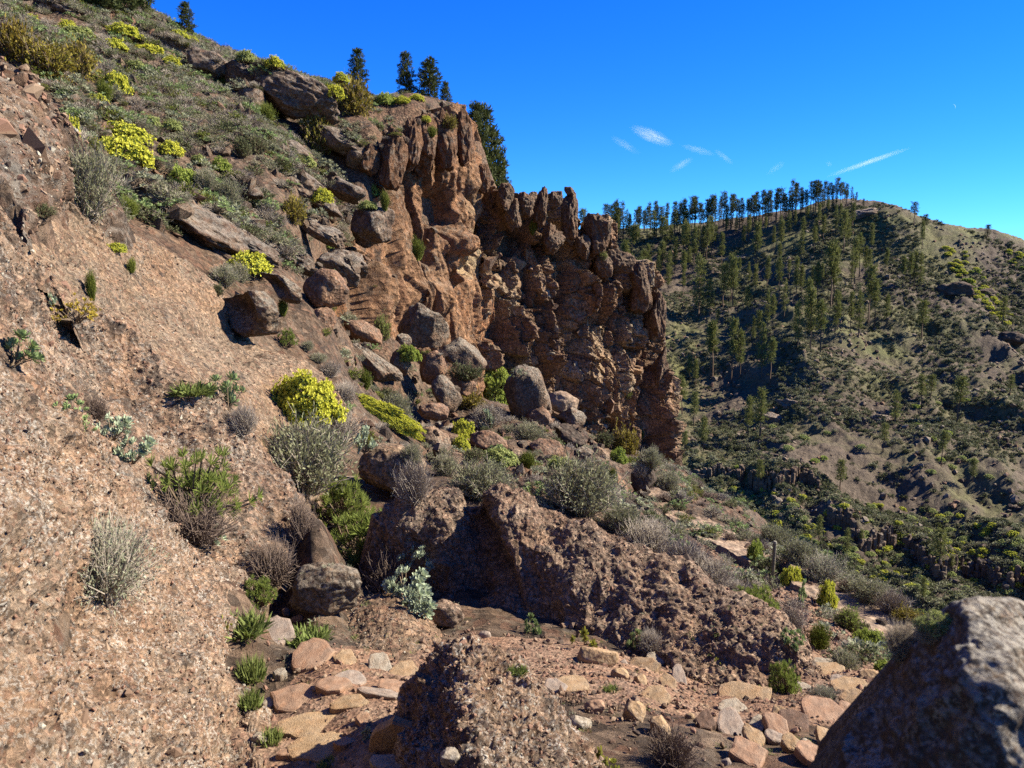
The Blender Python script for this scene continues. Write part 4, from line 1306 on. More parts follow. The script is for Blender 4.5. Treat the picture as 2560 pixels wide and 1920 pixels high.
for i, (u, v, w, h, tone, rnd) in enumerate(STONES):
    p = hit(u, v + (h * 0.25 if rnd else 0))
    if p is None or p.y > 20:
        continue
    s = p.y / FPX
    if rnd:
        rx, rz = w * s / 2, h * s / 2
        vv, f = boulder_verts((rx, 0.9 * math.sqrt(rx * rz), rz), random.uniform(-0.3, 0.3), 1500 + i, 4 if w > 16 else 3, 11, 0.06)
        o = link('stone', mesh_np('stone', vv, f, True, [M_STONE[tone]]), trail)
        o.location = p + Vector((0, 0, rz * 0.45))
    else:
        rx, ry = w * s / 2, h * s / 2 * 1.75
        o = link('stone', slab_mesh(1500 + i, 0.17, M_STONE[tone]), trail)
        o.location = (p.x, p.y, float(hill_z(np.array(p.x), np.array(p.y))) + 0.035)
        o.scale = (rx * 1.25, ry * 1.25, max(0.2, 0.5 * rx))
        q, nr = drop(p.x, p.y, p.z + 0.5)
        if nr is not None:
            e = nr.to_track_quat('Z', 'Y').to_euler()
            o.rotation_euler = (e.x * 0.8, e.y * 0.8, random.uniform(-0.25, 0.25))

# gravel on the trail and on the earth round it
NG = 26000
sel = RNG.integers(0, 420, NG)
la = RNG.normal(size=NG) * 0.75
gxp = TRAIL_XY[sel, 0] + perp[sel, 0] * la * TRAIL_XY[sel, 2] + RNG.normal(size=NG) * 0.05
gyp = TRAIL_XY[sel, 1] + perp[sel, 1] * la * TRAIL_XY[sel, 2] + RNG.normal(size=NG) * 0.05
ok = np.hypot(gxp, gyp) > 3.0
gxp, gyp = gxp[ok], gyp[ok]
gp = np.stack((gxp, gyp, hill_z(gxp, gyp) + 0.03), -1)
gs = 0.004 * (0.04 / 0.004) ** (RNG.random(len(gp)) ** 3.4) * np.clip(gp[:, 1] / 7, 0.8, 1.6)
scatter('gravel', gp, RNG.uniform(0, 6.28, (len(gp), 3)), gs[:, None] * RNG.uniform(0.7, 1.2, (len(gp), 3)), PEB_BROWN + PEB[1] + PEB[0], None, label='loose reddish gravel strewn over the trail', category='gravel')

# ------------------------------------------------------------------ marker post
M_POST = plain_mat('weathered grey wood', (0.20, 0.17, 0.13), (0.36, 0.31, 0.25), 6.0, 0.9, 0.5)
pb = hit(772, 583) or Vector(P(772, 583, 18))
ph, pr = 45 * pb.y / FPX, 0.045
post = thing('marker_post', 'slim weathered wooden post standing upright beside the trail', 'post', pb)
bm = bmesh.new()
ring = []
for (z, k) in ((-0.25, 1.0), (ph * 0.5, 1.0), (ph - 0.04, 0.97), (ph - 0.035, 0.97)):
    ring.append([bm.verts.new((math.cos(a) * pr * k * (1 + 0.05 * math.sin(3 * a)), math.sin(a) * pr * k, z)) for a in np.linspace(0, 2 * math.pi, 12, endpoint=False)])
for a, b in zip(ring, ring[1:]):
    for i in range(12):
        bm.faces.new((a[i], a[(i + 1) % 12], b[(i + 1) % 12], b[i]))
me = bpy.data.meshes.new('shaft')
bm.to_mesh(me)
bm.free()
me.materials.append(M_POST)
link('shaft', me, post).rotation_euler = (0, math.radians(1.5), 0)
bm = bmesh.new()
bmesh.ops.create_cone(bm, cap_ends=True, segments=12, radius1=pr * 1.03, radius2=pr * 0.75, depth=0.05)
bmesh.ops.translate(bm, verts=bm.verts, vec=(ph * math.sin(math.radians(1.5)), 0, ph - 0.012))
me = bpy.data.meshes.new('top')
bm.to_mesh(me)
bm.free()
me.materials.append(plain_mat('bleached post top', (0.40, 0.36, 0.30), (0.5, 0.45, 0.38), 10))
link('chamfered_top', me, post)

# ------------------------------------------------------------------ plants: shapes
class Leaves:
    """collects small faces as arrays"""
    def __init__(self):
        self.v, self.t, self.n = [], [], 0

    def tris(self, v, f):
        self.v.append(v)
        self.t.append(f + self.n)
        self.n += len(v)

    def blades(self, base, tip, width, side, bend=None):
        """one thin kite per blade: base, two shoulders, tip (n,3 each)"""
        mid = base * 0.45 + tip * 0.55
        if bend is not None:
            mid = mid + bend
        w = side * np.asarray(width)[:, None] * 0.5
        n = len(base)
        v = np.stack((base, mid - w, tip, mid + w), 1).reshape(-1, 3)
        i = np.arange(n)[:, None] * 4
        self.tris(v, np.concatenate((i + np.array([[0, 1, 2]]), i + np.array([[0, 2, 3]])), 0))

    def tubes(self, a, b, ra, rb):
        """three sided tapering sticks"""
        ax = b - a
        ax = ax / (np.linalg.norm(ax, axis=1)[:, None] + 1e-9)
        ref = np.where(np.abs(ax[:, 2:3]) > 0.8, np.array([[1.0, 0, 0]]), np.array([[0, 0, 1.0]]))
        s = np.cross(ax, ref)
        s /= np.linalg.norm(s, axis=1)[:, None] + 1e-9
        t = np.cross(ax, s)
        ring = []
        for (p, r) in ((a, ra), (b, rb)):
            for k in range(3):
                an = 2 * math.pi * k / 3
                ring.append(p + (s * math.cos(an) + t * math.sin(an)) * np.asarray(r).reshape(-1, 1))
        v = np.stack(ring, 1).reshape(-1, 3)
        i = np.arange(len(a))[:, None] * 6
        fs = []
        for k in range(3):
            m = (k + 1) % 3
            fs += [i + np.array([[k, m, 3 + m]]), i + np.array([[k, 3 + m, 3 + k]])]
        self.tris(v, np.concatenate(fs, 0))

    def mesh(self, name, mat, smooth=False):
        return mesh_np(name, np.concatenate(self.v), np.concatenate(self.t), smooth, [mat])

    def data(self):
        return np.concatenate(self.v), np.concatenate(self.t)


def unit(v):
    return v / (np.linalg.norm(v, axis=-1, keepdims=True) + 1e-9)


def join_mesh(name, parts):
    """parts: [(Leaves, material)] -> one mesh with material slots"""
    V, T, M, k = [], [], [], 0
    for i, (lv, m) in enumerate(parts):
        v, t = lv.data()
        V.append(v)
        T.append(t + k)
        M.append(np.full(len(t), i))
        k += len(v)
    return mesh_np(name, np.concatenate(V), np.concatenate(T), False, [m for _, m in parts], np.concatenate(M))


def dome_dirs(rs, n, low=-0.05):
    z = rs.uniform(low, 1, n)
    a = rs.uniform(0, 2 * math.pi, n)
    r = np.sqrt(1 - np.clip(z, 0, 1) ** 2)
    return np.column_stack((np.cos(a) * r, np.sin(a) * r, z))


def rosette_leaves(lv, rs, c, nrm, size, count, open_=0.8, wid=0.3):
    """count leaves round each centre c (n,3), facing nrm"""
    n = len(c)
    ref = unit(rs.normal(size=(n, 3)))
    s = unit(np.cross(nrm, ref))
    t = np.cross(nrm, s)
    for k in range(count):
        an = 2 * math.pi * (k * 0.382) + rs.uniform(-0.3, 0.3, n)
        tilt = open_ * (0.35 + 0.75 * (k + 1) / count) * rs.uniform(0.85, 1.15, n)
        out = s * np.cos(an)[:, None] + t * np.sin(an)[:, None]
        d = out * np.sin(tilt)[:, None] + nrm * np.cos(tilt)[:, None]
        ln = np.asarray(size) * rs.uniform(0.75, 1.1, n)
        side = unit(np.cross(d, nrm) + 1e-4)
        lv.blades(c, c + d * ln[:, None], ln * wid, side, nrm * (ln * 0.10)[:, None])


def lumps(rs, d, amp, freq=2.6):
    return 1 + amp * fbm(d * freq + rs.uniform(0, 60, 3), 3)


def spurge(seed, n, leafy=5, size=0.085):
    """dome of yellow green flower heads on forking stems. unit radius, height 0.8"""
    rs = np.random.default_rng(seed)
    d = dome_dirs(rs, n, -0.1)
    rad = lumps(rs, d, 0.34, 1.9) * rs.uniform(0.8, 1.04, n)
    c = d * rad[:, None] * np.array((1, 1, 0.8)) + np.array((0, 0, 0.06))
    nr = unit(d + np.array((0, 0, 0.5)) + 0.3 * rs.normal(size=d.shape))
    fl, lf, st = Leaves(), Leaves(), Leaves()
    rosette_leaves(fl, rs, c, nr, size * rs.uniform(0.7, 1.2, n), leafy, 1.1, 0.62)
    k = int(n * 0.55)
    rosette_leaves(lf, rs, c[:k] * 0.9, nr[:k], size * 1.35 * np.ones(k), leafy, 1.2, 0.32)
    m = min(140, n // 8)
    tip = c[:m] * 0.93
    mid = tip * np.array((0.45, 0.45, 0.5)) + 0.04 * rs.normal(size=tip.shape)
    root = tip * np.array((0.06, 0.06, 0)) - np.array((0, 0, 0.08))
    st.tubes(root, mid, np.full(m, 0.022), np.full(m, 0.014))
    st.tubes(mid, tip, np.full(m, 0.014), np.full(m, 0.008))
    return fl, lf, st


def brushwood(seed, stems, leaves, up=0.6, leaf=0.05, spread=1.0, curl=0.12, thin=0.006, lwid=0.3, fill=0.45):
    """fine twiggy shrub. unit radius, about unit height"""
    rs = np.random.default_rng(seed)
    st, lf = Leaves(), Leaves()
    d = unit(dome_dirs(rs, stems, 0.02) + np.array((0, 0, up * 0.5)))
    ln = lumps(rs, d, 0.22, 1.8) * rs.uniform(0.7, 1.05, stems)
    root = np.column_stack((rs.normal(size=(stems, 2)) * 0.09, np.full(stems, -0.06)))
    p1 = root + d * (ln * 0.5)[:, None] * np.array((0.75 * spread, 0.75 * spread, 0.8)) + curl * rs.normal(size=d.shape) * 0.5
    d2 = unit(d + 0.35 * rs.normal(size=d.shape) + np.array((0, 0, up * 0.5)))
    p2 = p1 + d2 * (ln * 0.5)[:, None] * np.array((spread, spread, 1.0))
    st.tubes(root, p1, np.full(stems, thin * 2.2), np.full(stems, thin * 1.3))
    st.tubes(p1, p2, np.full(stems, thin * 1.3), np.full(stems, thin * 0.6))
    for _ in range(2):                                    # side twigs
        t = rs.uniform(0.2, 0.9, stems)[:, None]
        b = p1 * (1 - t) + p2 * t
        e = b + unit(d2 + 0.8 * rs.normal(size=d.shape)) * (ln * rs.uniform(0.14, 0.3, stems))[:, None]
        st.tubes(b, e, np.full(stems, thin * 0.8), np.full(stems, thin * 0.4))
    if leaves:
        i = rs.integers(0, stems, leaves)
        t = (1 - (1 - fill) * rs.random(leaves) ** 0.8)[:, None]
        b = np.where(rs.random((leaves, 1)) < 0.3, root[i] * (1 - t) + p1[i] * t, p1[i] * (1 - t) + p2[i] * t)
        b = b + 0.035 * rs.normal(size=b.shape)
        dd = unit(d2[i] + 0.7 * rs.normal(size=b.shape))
        l = leaf * rs.uniform(0.6, 1.3, leaves)
        lf.blades(b, b + dd * l[:, None], l * lwid, unit(np.cross(dd, rs.normal(size=dd.shape))))
    return st, lf


def rosette_bush(seed, heads, per, size=0.2, wid=0.2, open_=1.0, up=0.5, gap=0.55):
    """leaf rosettes at the ends of forking bare stems (verode, bugloss, houseleek trees)"""
    rs = np.random.default_rng(seed)
    d = unit(dome_dirs(rs, heads, -0.05) + np.array((0, 0, 0.15)))
    rad = lumps(rs, d, 0.2, 2.0) * rs.uniform(gap, 1.0, heads)
    c = d * rad[:, None] * np.array((1, 1, 0.95))
    nr = unit(d + np.array((0, 0, up)) + 0.25 * rs.normal(size=d.shape))
    lv, st = Leaves(), Leaves()
    rosette_leaves(lv, rs, c, nr, size * rs.uniform(0.7, 1.2, heads), per, open_, wid)
    root = np.column_stack((rs.normal(size=(heads, 2)) * 0.08, np.full(heads, -0.08)))
    mid = c * np.array((0.5, 0.5, 0.45)) + 0.07 * rs.normal(size=c.shape)
    st.tubes(root, mid, np.full(heads, 0.026), np.full(heads, 0.018))
    st.tubes(mid, c, np.full(heads, 0.018), np.full(heads, 0.012))
    return lv, st


def houseleek(seed, heads):
    """broad fleshy rosettes, each leaf a cupped spoon"""
    rs = np.random.default_rng(seed)
    lv, st = Leaves(), Leaves()
    a = rs.uniform(0, 2 * math.pi, heads)
    r = np.sqrt(rs.uniform(0.02, 1, heads))
    c = np.column_stack((np.cos(a) * r * 0.8, np.sin(a) * r * 0.8, rs.uniform(0.08, 0.95, heads) * (1 - 0.25 * r)))
    nr = unit(np.column_stack((np.cos(a) * r, np.sin(a) * r, 0.8 + 0 * r)) + np.array((0, -0.45, 0)) + 0.25 * rs.normal(size=c.shape))
    for i in range(heads):
        n = nr[i]
        s = unit(np.cross(n, (0.3, 0.9, 0.2)))
        t = np.cross(n, s)
        size = rs.uniform(0.2, 0.36)
        for k in range(26):
            an = k * 2.39996
            f = (k + 1) / 26
            tilt = 0.15 + 1.2 * f
            o = s * math.cos(an) + t * math.sin(an)
            d = o * math.sin(tilt) + n * math.cos(tilt)
            side = unit(np.cross(d, n))
            upv = np.cross(side, d)
            ln, w = size * (0.45 + 0.6 * f), size * (0.22 + 0.18 * f)
            b = c[i] + o * 0.01
            v = np.array([b, b + d * ln * 0.55 - side * w * 0.42 + upv * ln * 0.05, b + d * ln * 0.88 - side * w * 0.45 + upv * ln * 0.14, b + d * ln + upv * ln * 0.2, b + d * ln * 0.88 + side * w * 0.45 + upv * ln * 0.14,
                          b + d * ln * 0.55 + side * w * 0.42 + upv * ln * 0.05, b + d * ln * 0.6 - upv * ln * 0.02])
            lv.tris(v, np.array([[0, 1, 6], [1, 2, 6], [2, 3, 6], [3, 4, 6], [4, 5, 6], [5, 0, 6]]))
    root = np.column_stack((rs.normal(size=(heads, 2)) * 0.06, np.full(heads, -0.1)))
    mid = c * np.array((0.55, 0.55, 0.35))
    st.tubes(root, mid, np.full(heads, 0.03), np.full(heads, 0.022))
    st.tubes(mid, c, np.full(heads, 0.022), np.full(heads, 0.016))
    return lv, st


def grass_tuft(seed, n=150):
    rs = np.random.default_rng(seed)
    lv = Leaves()
    a = rs.uniform(0, 2 * math.pi, n)
    r = np.sqrt(rs.random(n))
    b = np.column_stack((np.cos(a) * r * 0.75, np.sin(a) * r * 0.75, np.full(n, -0.05)))
    d = unit(np.column_stack((np.cos(a) * r * 0.7, np.sin(a) * r * 0.7, np.ones(n) * 0.75)) + 0.55 * rs.normal(size=(n, 3)) * np.array((1, 1, 0.5)))
    ln = rs.uniform(0.25, 0.9, n)
    lv.blades(b, b + d * ln[:, None], np.full(n, 0.045), unit(np.cross(d, rs.normal(size=d.shape))), 0.05 * rs.normal(size=d.shape))
    return lv


def pine(seed, whorls, needles, nl, lean=0.0, bare=0.3, wide=0.30, droop=0.15, top=0.12):
    """Canary pine of unit height: trunk with limbs, crown of needle tufts"""
    rs = np.random.default_rng(seed)
    tr, cr = Leaves(), Leaves()
    zs = np.linspace(-0.04, 0.97, 9)
    ax = np.column_stack((lean * zs ** 2 + 0.008 * rs.normal(size=9), 0.008 * rs.normal(size=9), zs))
    rr = 0.020 * (1 - zs * 0.86)
    for s0 in range(2):
        tr.tubes(ax[:-1] + s0 * 1e-4, ax[1:], rr[:-1], rr[1:])
    C, D, S = [], [], []
    for w in range(whorls):
        z = bare + (0.97 - bare) * (w + rs.uniform(-0.3, 0.3)) / whorls
        f = np.clip((z - bare) / (0.97 - bare), 0, 1)
        prof = wide * (top + (1 - top) * (1 - f) ** 0.75) * (0.62 + 0.38 * min(1, f * 5))
        base = np.array([np.interp(z, zs, ax[:, k]) for k in range(3)])
        nb = rs.integers(4, 7)
        a0 = rs.uniform(0, 6.28)
        for b in range(nb):
            an = a0 + 2 * math.pi * b / nb + rs.uniform(-0.35, 0.35)
            ln = prof * rs.uniform(0.55, 1.15)
            rise = 0.35 + 0.5 * f - droop
            tip = base + np.array((math.cos(an) * ln, math.sin(an) * ln, ln * rise * rs.uniform(0.5, 1.3)))
            tr.tubes(base[None], tip[None], np.array([0.006 * (1.2 - f)]), np.array([0.0025]))
            for q in np.linspace(0.45, 1.0, max(2, int(ln / 0.045))):
                C.append(base * (1 - q) + tip * q + 0.012 * rs.normal(size=3))
                D.append(unit(tip - base + np.array((0, 0, ln * 0.8)) + 0.5 * ln * rs.normal(size=3)))
                S.append(nl * (0.8 + 0.4 * rs.random()))
    C.append(ax[-1])
    D.append(np.array((0, 0, 1.0)))
    S.append(nl)
    C, D, S = np.array(C), np.array(D), np.array(S)
    i = np.repeat(np.arange(len(C)), needles)
    dd = unit(D[i] + 0.75 * rs.normal(size=(len(i), 3)))
    b = C[i] + 0.22 * S[i][:, None] * rs.normal(size=(len(i), 3))
    cr.blades(b, b + dd * S[i][:, None], S[i] * 0.22, unit(np.cross(dd, rs.normal(size=dd.shape))))
    return tr, cr


# plant colours
L_YELLOW = leaf_mat('yellow green flower heads', (0.72, 0.68, 0.085), (0.55, 0.58, 0.08), 0.3)
L_LIME = leaf_mat('lime flower heads', (0.42, 0.48, 0.10), (0.31, 0.39, 0.085), 0.3)
L_PALE = leaf_mat('pale green flower heads', (0.48, 0.51, 0.20), (0.36, 0.41, 0.15), 0.3)
L_SPLEAF = leaf_mat('spurge leaves', (0.11, 0.17, 0.05), (0.16, 0.22, 0.06), 0.25)
L_SAGE = leaf_mat('grey green leaves', (0.31, 0.31, 0.20), (0.21, 0.22, 0.13), 0.25)
L_SILVER = leaf_mat('silver leaves', (0.38, 0.39, 0.29), (0.27, 0.29, 0.20), 0.2)
L_OLIVE = leaf_mat('olive leaves', (0.20, 0.20, 0.035), (0.26, 0.19, 0.035), 0.3)
L_RUST = leaf_mat('rust tinged leaves', (0.33, 0.23, 0.04), (0.24, 0.22, 0.04), 0.3)
L_GREEN = leaf_mat('fresh green leaves', (0.19, 0.25, 0.06), (0.29, 0.33, 0.09), 0.35)
L_BROOM = leaf_mat('broom twigs green', (0.15, 0.19, 0.03), (0.22, 0.24, 0.045), 0.25)
L_DKGREEN = leaf_mat('dark green leaves', (0.11, 0.13, 0.06), (0.15, 0.165, 0.075), 0.2)
L_GRASS = leaf_mat('grass blades', (0.19, 0.25, 0.07), (0.30, 0.34, 0.12), 0.35)
L_AEON = leaf_mat('houseleek leaves', (0.22, 0.31, 0.12), (0.34, 0.42, 0.20), 0.2, 0.5)
L_AEON2 = leaf_mat('pale houseleek leaves', (0.36, 0.43, 0.30), (0.48, 0.54, 0.42), 0.2, 0.5)
L_AEON3 = leaf_mat('yellow houseleek leaves', (0.45, 0.42, 0.07), (0.30, 0.36, 0.10), 0.2, 0.5)
L_ORANGE = leaf_mat('orange succulent leaves', (0.50, 0.28, 0.06), (0.46, 0.40, 0.06), 0.2, 0.6)
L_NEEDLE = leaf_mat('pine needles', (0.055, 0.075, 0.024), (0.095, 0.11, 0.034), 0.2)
L_NEEDLE2 = leaf_mat('light olive pine needles', (0.125, 0.145, 0.045), (0.20, 0.205, 0.065), 0.3)  # paler olive green needles of the far hillside pines
W_STEM = leaf_mat('brown stems', (0.14, 0.10, 0.07), (0.22, 0.16, 0.12), 0)
W_TWIG = leaf_mat('dry grey twigs', (0.44, 0.38, 0.34), (0.30, 0.25, 0.22), 0)
W_TWIG2 = leaf_mat('dry dark twigs', (0.24, 0.175, 0.15), (0.15, 0.11, 0.095), 0)
W_BARK = leaf_mat('pine bark', (0.085, 0.055, 0.042), (0.13, 0.085, 0.06), 0)


def kind_parts(parts):
    return [(n, lv.mesh(n, m)) for n, lv, m in parts]


KIND = {}


def reg(kind, builds):
    KIND[kind] = builds


def k_spurge(col, n, seeds, size, leafy=5):
    out = []
    for s in seeds:
        fl, lf, st = spurge(s, n, leafy, size)
        out.append(kind_parts([('flower_heads', fl, col), ('leaves', lf, L_SPLEAF), ('stems', st, W_STEM)]))
    return out


def k_brush(leafmat, twig, seeds, stems, leaves, **kw):
    out = []
    for s in seeds:
        st, lf = brushwood(s, stems, leaves, **kw)
        out.append(kind_parts([('twigs', st, twig)] + ([('leaves', lf, leafmat)] if leaves else [])))
    return out


def k_rosette(leafmat, seeds, heads, per, **kw):
    out = []
    for s in seeds:
        lv, st = rosette_bush(s, heads, per, **kw)
        out.append(kind_parts([('leaf_rosettes', lv, leafmat), ('stems', st, W_STEM)]))
    return out


def k_aeon(mat, seeds, heads):
    out = []
    for s in seeds:
        lv, st = houseleek(s, heads)
        out.append(kind_parts([('leaf_rosettes', lv, mat), ('stems', st, W_STEM)]))
    return out


reg('spurge_big', k_spurge(L_YELLOW, 2600, (11, 12), 0.075))
reg('spurge', k_spurge(L_YELLOW, 800, (13, 14, 15), 0.12, 4))
reg('spurge_lime', k_spurge(L_LIME, 2200, (16,), 0.08) + k_spurge(L_LIME, 800, (17, 18), 0.12, 4))
reg('spurge_pale', k_spurge(L_PALE, 800, (19, 20), 0.12, 4))
reg('sage', k_brush(L_SAGE, W_TWIG, (21, 22, 23), 420, 9000, up=0.7, leaf=0.07, thin=0.005))
reg('silver', k_brush(L_SILVER, W_TWIG, (24, 25), 500, 6500, up=0.4, leaf=0.06, thin=0.006))
reg('twigs', k_brush(None, W_TWIG, (26, 27, 28), 650, 0, up=0.8, thin=0.006, curl=0.2))
reg('dark_twigs', k_brush(None, W_TWIG2, (29, 30), 600, 0, up=0.5, thin=0.007, curl=0.25))
reg('olive', k_brush(L_OLIVE, W_STEM, (31, 32), 220, 2600, up=0.5, leaf=0.11, thin=0.007, lwid=0.5))
reg('rust', k_brush(L_RUST, W_STEM, (33, 34), 220, 2600, up=0.5, leaf=0.11, thin=0.007, lwid=0.5))
reg('broom', k_brush(L_BROOM, L_BROOM, (35, 36), 420, 2600, up=1.1, leaf=0.12, thin=0.008, lwid=0.14))
reg('bright', k_brush(L_GREEN, W_STEM, (37, 38), 260, 3000, up=0.9, leaf=0.10, thin=0.008, lwid=0.35))
reg('dkgreen', k_brush(L_DKGREEN, W_STEM, (39, 40), 260, 3000, up=0.6, leaf=0.09, thin=0.008, lwid=0.5))
reg('lance', k_rosette(L_GREEN, (41, 42), 120, 18, size=0.22, wid=0.13, open_=1.0))
reg('lance_dark', k_rosette(L_DKGREEN, (43,), 90, 16, size=0.2, wid=0.16, open_=1.1) + k_rosette(L_GREEN, (44,), 120, 16, size=0.15, wid=0.15, open_=1.1, gap=0.4))
reg('aeon', k_aeon(L_AEON, (45, 46), 14))
reg('aeon_pale', k_aeon(L_AEON2, (47, 48), 22))
reg('aeon_yellow', k_aeon(L_AEON3, (49, 50), 5))
reg('orange', k_rosette(L_ORANGE, (51,), 60, 10, size=0.16, wid=0.35, open_=0.9))
reg('grass', [kind_parts([('blades', grass_tuft(s, 420), L_GRASS)]) for s in (52, 53, 54)])

NAMES = {'spurge_big': ('spurge_bush', 'bush'), 'spurge': ('spurge_bush', 'bush'), 'spurge_lime': ('spurge_bush', 'bush'), 'spurge_pale': ('spurge_bush', 'bush'), 'sage': ('sage_bush', 'bush'), 'silver': ('silver_bush', 'bush'),
         'twigs': ('dry_bush', 'bush'), 'dark_twigs': ('dry_bush', 'bush'), 'olive': ('olive_bush', 'bush'), 'rust': ('rusty_bush', 'bush'), 'broom': ('broom_bush', 'bush'), 'bright': ('green_bush', 'bush'), 'dkgreen': ('green_bush', 'bush'),
         'lance': ('leafy_bush', 'bush'), 'lance_dark': ('leafy_bush', 'bush'), 'aeon': ('houseleek', 'succulent'), 'aeon_pale': ('houseleek', 'succulent'), 'aeon_yellow': ('houseleek', 'succulent'), 'orange': ('stonecrop', 'succulent'), 'grass': ('grass_tuft', 'grass')}


PLANTED = []


def plant(kind, label, u, v, w, h, group=None, dist=None, pick=None, tilt=0.0, flat=None):
    """a plant whose picture extent is w x h pixels centred on (u, v); it stands where the sight line under it meets the ground"""
    behind_ridge = any(q in label for q in ('along the pale slab', 'before the trail', 'left end of the bare', 'back of the ridge', 'behind the rock ridge', 'below the bare bushes', 'above the right end of the ridge'))
    p = Vector(P(u, v + h * 0.42, dist)) if dist else hit(u, v + h * 0.42, dmin=13.5 if behind_ridge else 0.0)
    if p is None:
        p = Vector(P(u, v + h * 0.42, 30))
    s = p.y / FPX
    var = KIND[kind]
    parts = var[pick if pick is not None else random.randrange(len(var))]
    nm, cat = NAMES[kind]
    o = thing(nm, label, cat, p, group)
    if kind.startswith('spurge') and v < 270:
        w, h = w * 0.98, h * 0.85
    if kind == 'spurge_big':
        h = h * 0.78
    hs = h * s * (1.12 if kind != 'spurge' and kind != 'spurge_big' else 1.15)
    wf = 0.62 if nm not in ('spurge_bush',) else 0.52
    o.scale = (w * s * wf, w * s * wf * (flat or 0.9), hs)
    o.rotation_euler = (0, tilt, random.uniform(0, 6.28) if not flat else 0)
    PLANTED.append((p.x, p.y, w * s * 0.5))
    for n, me in parts:
        link(n, me, o)
    return o


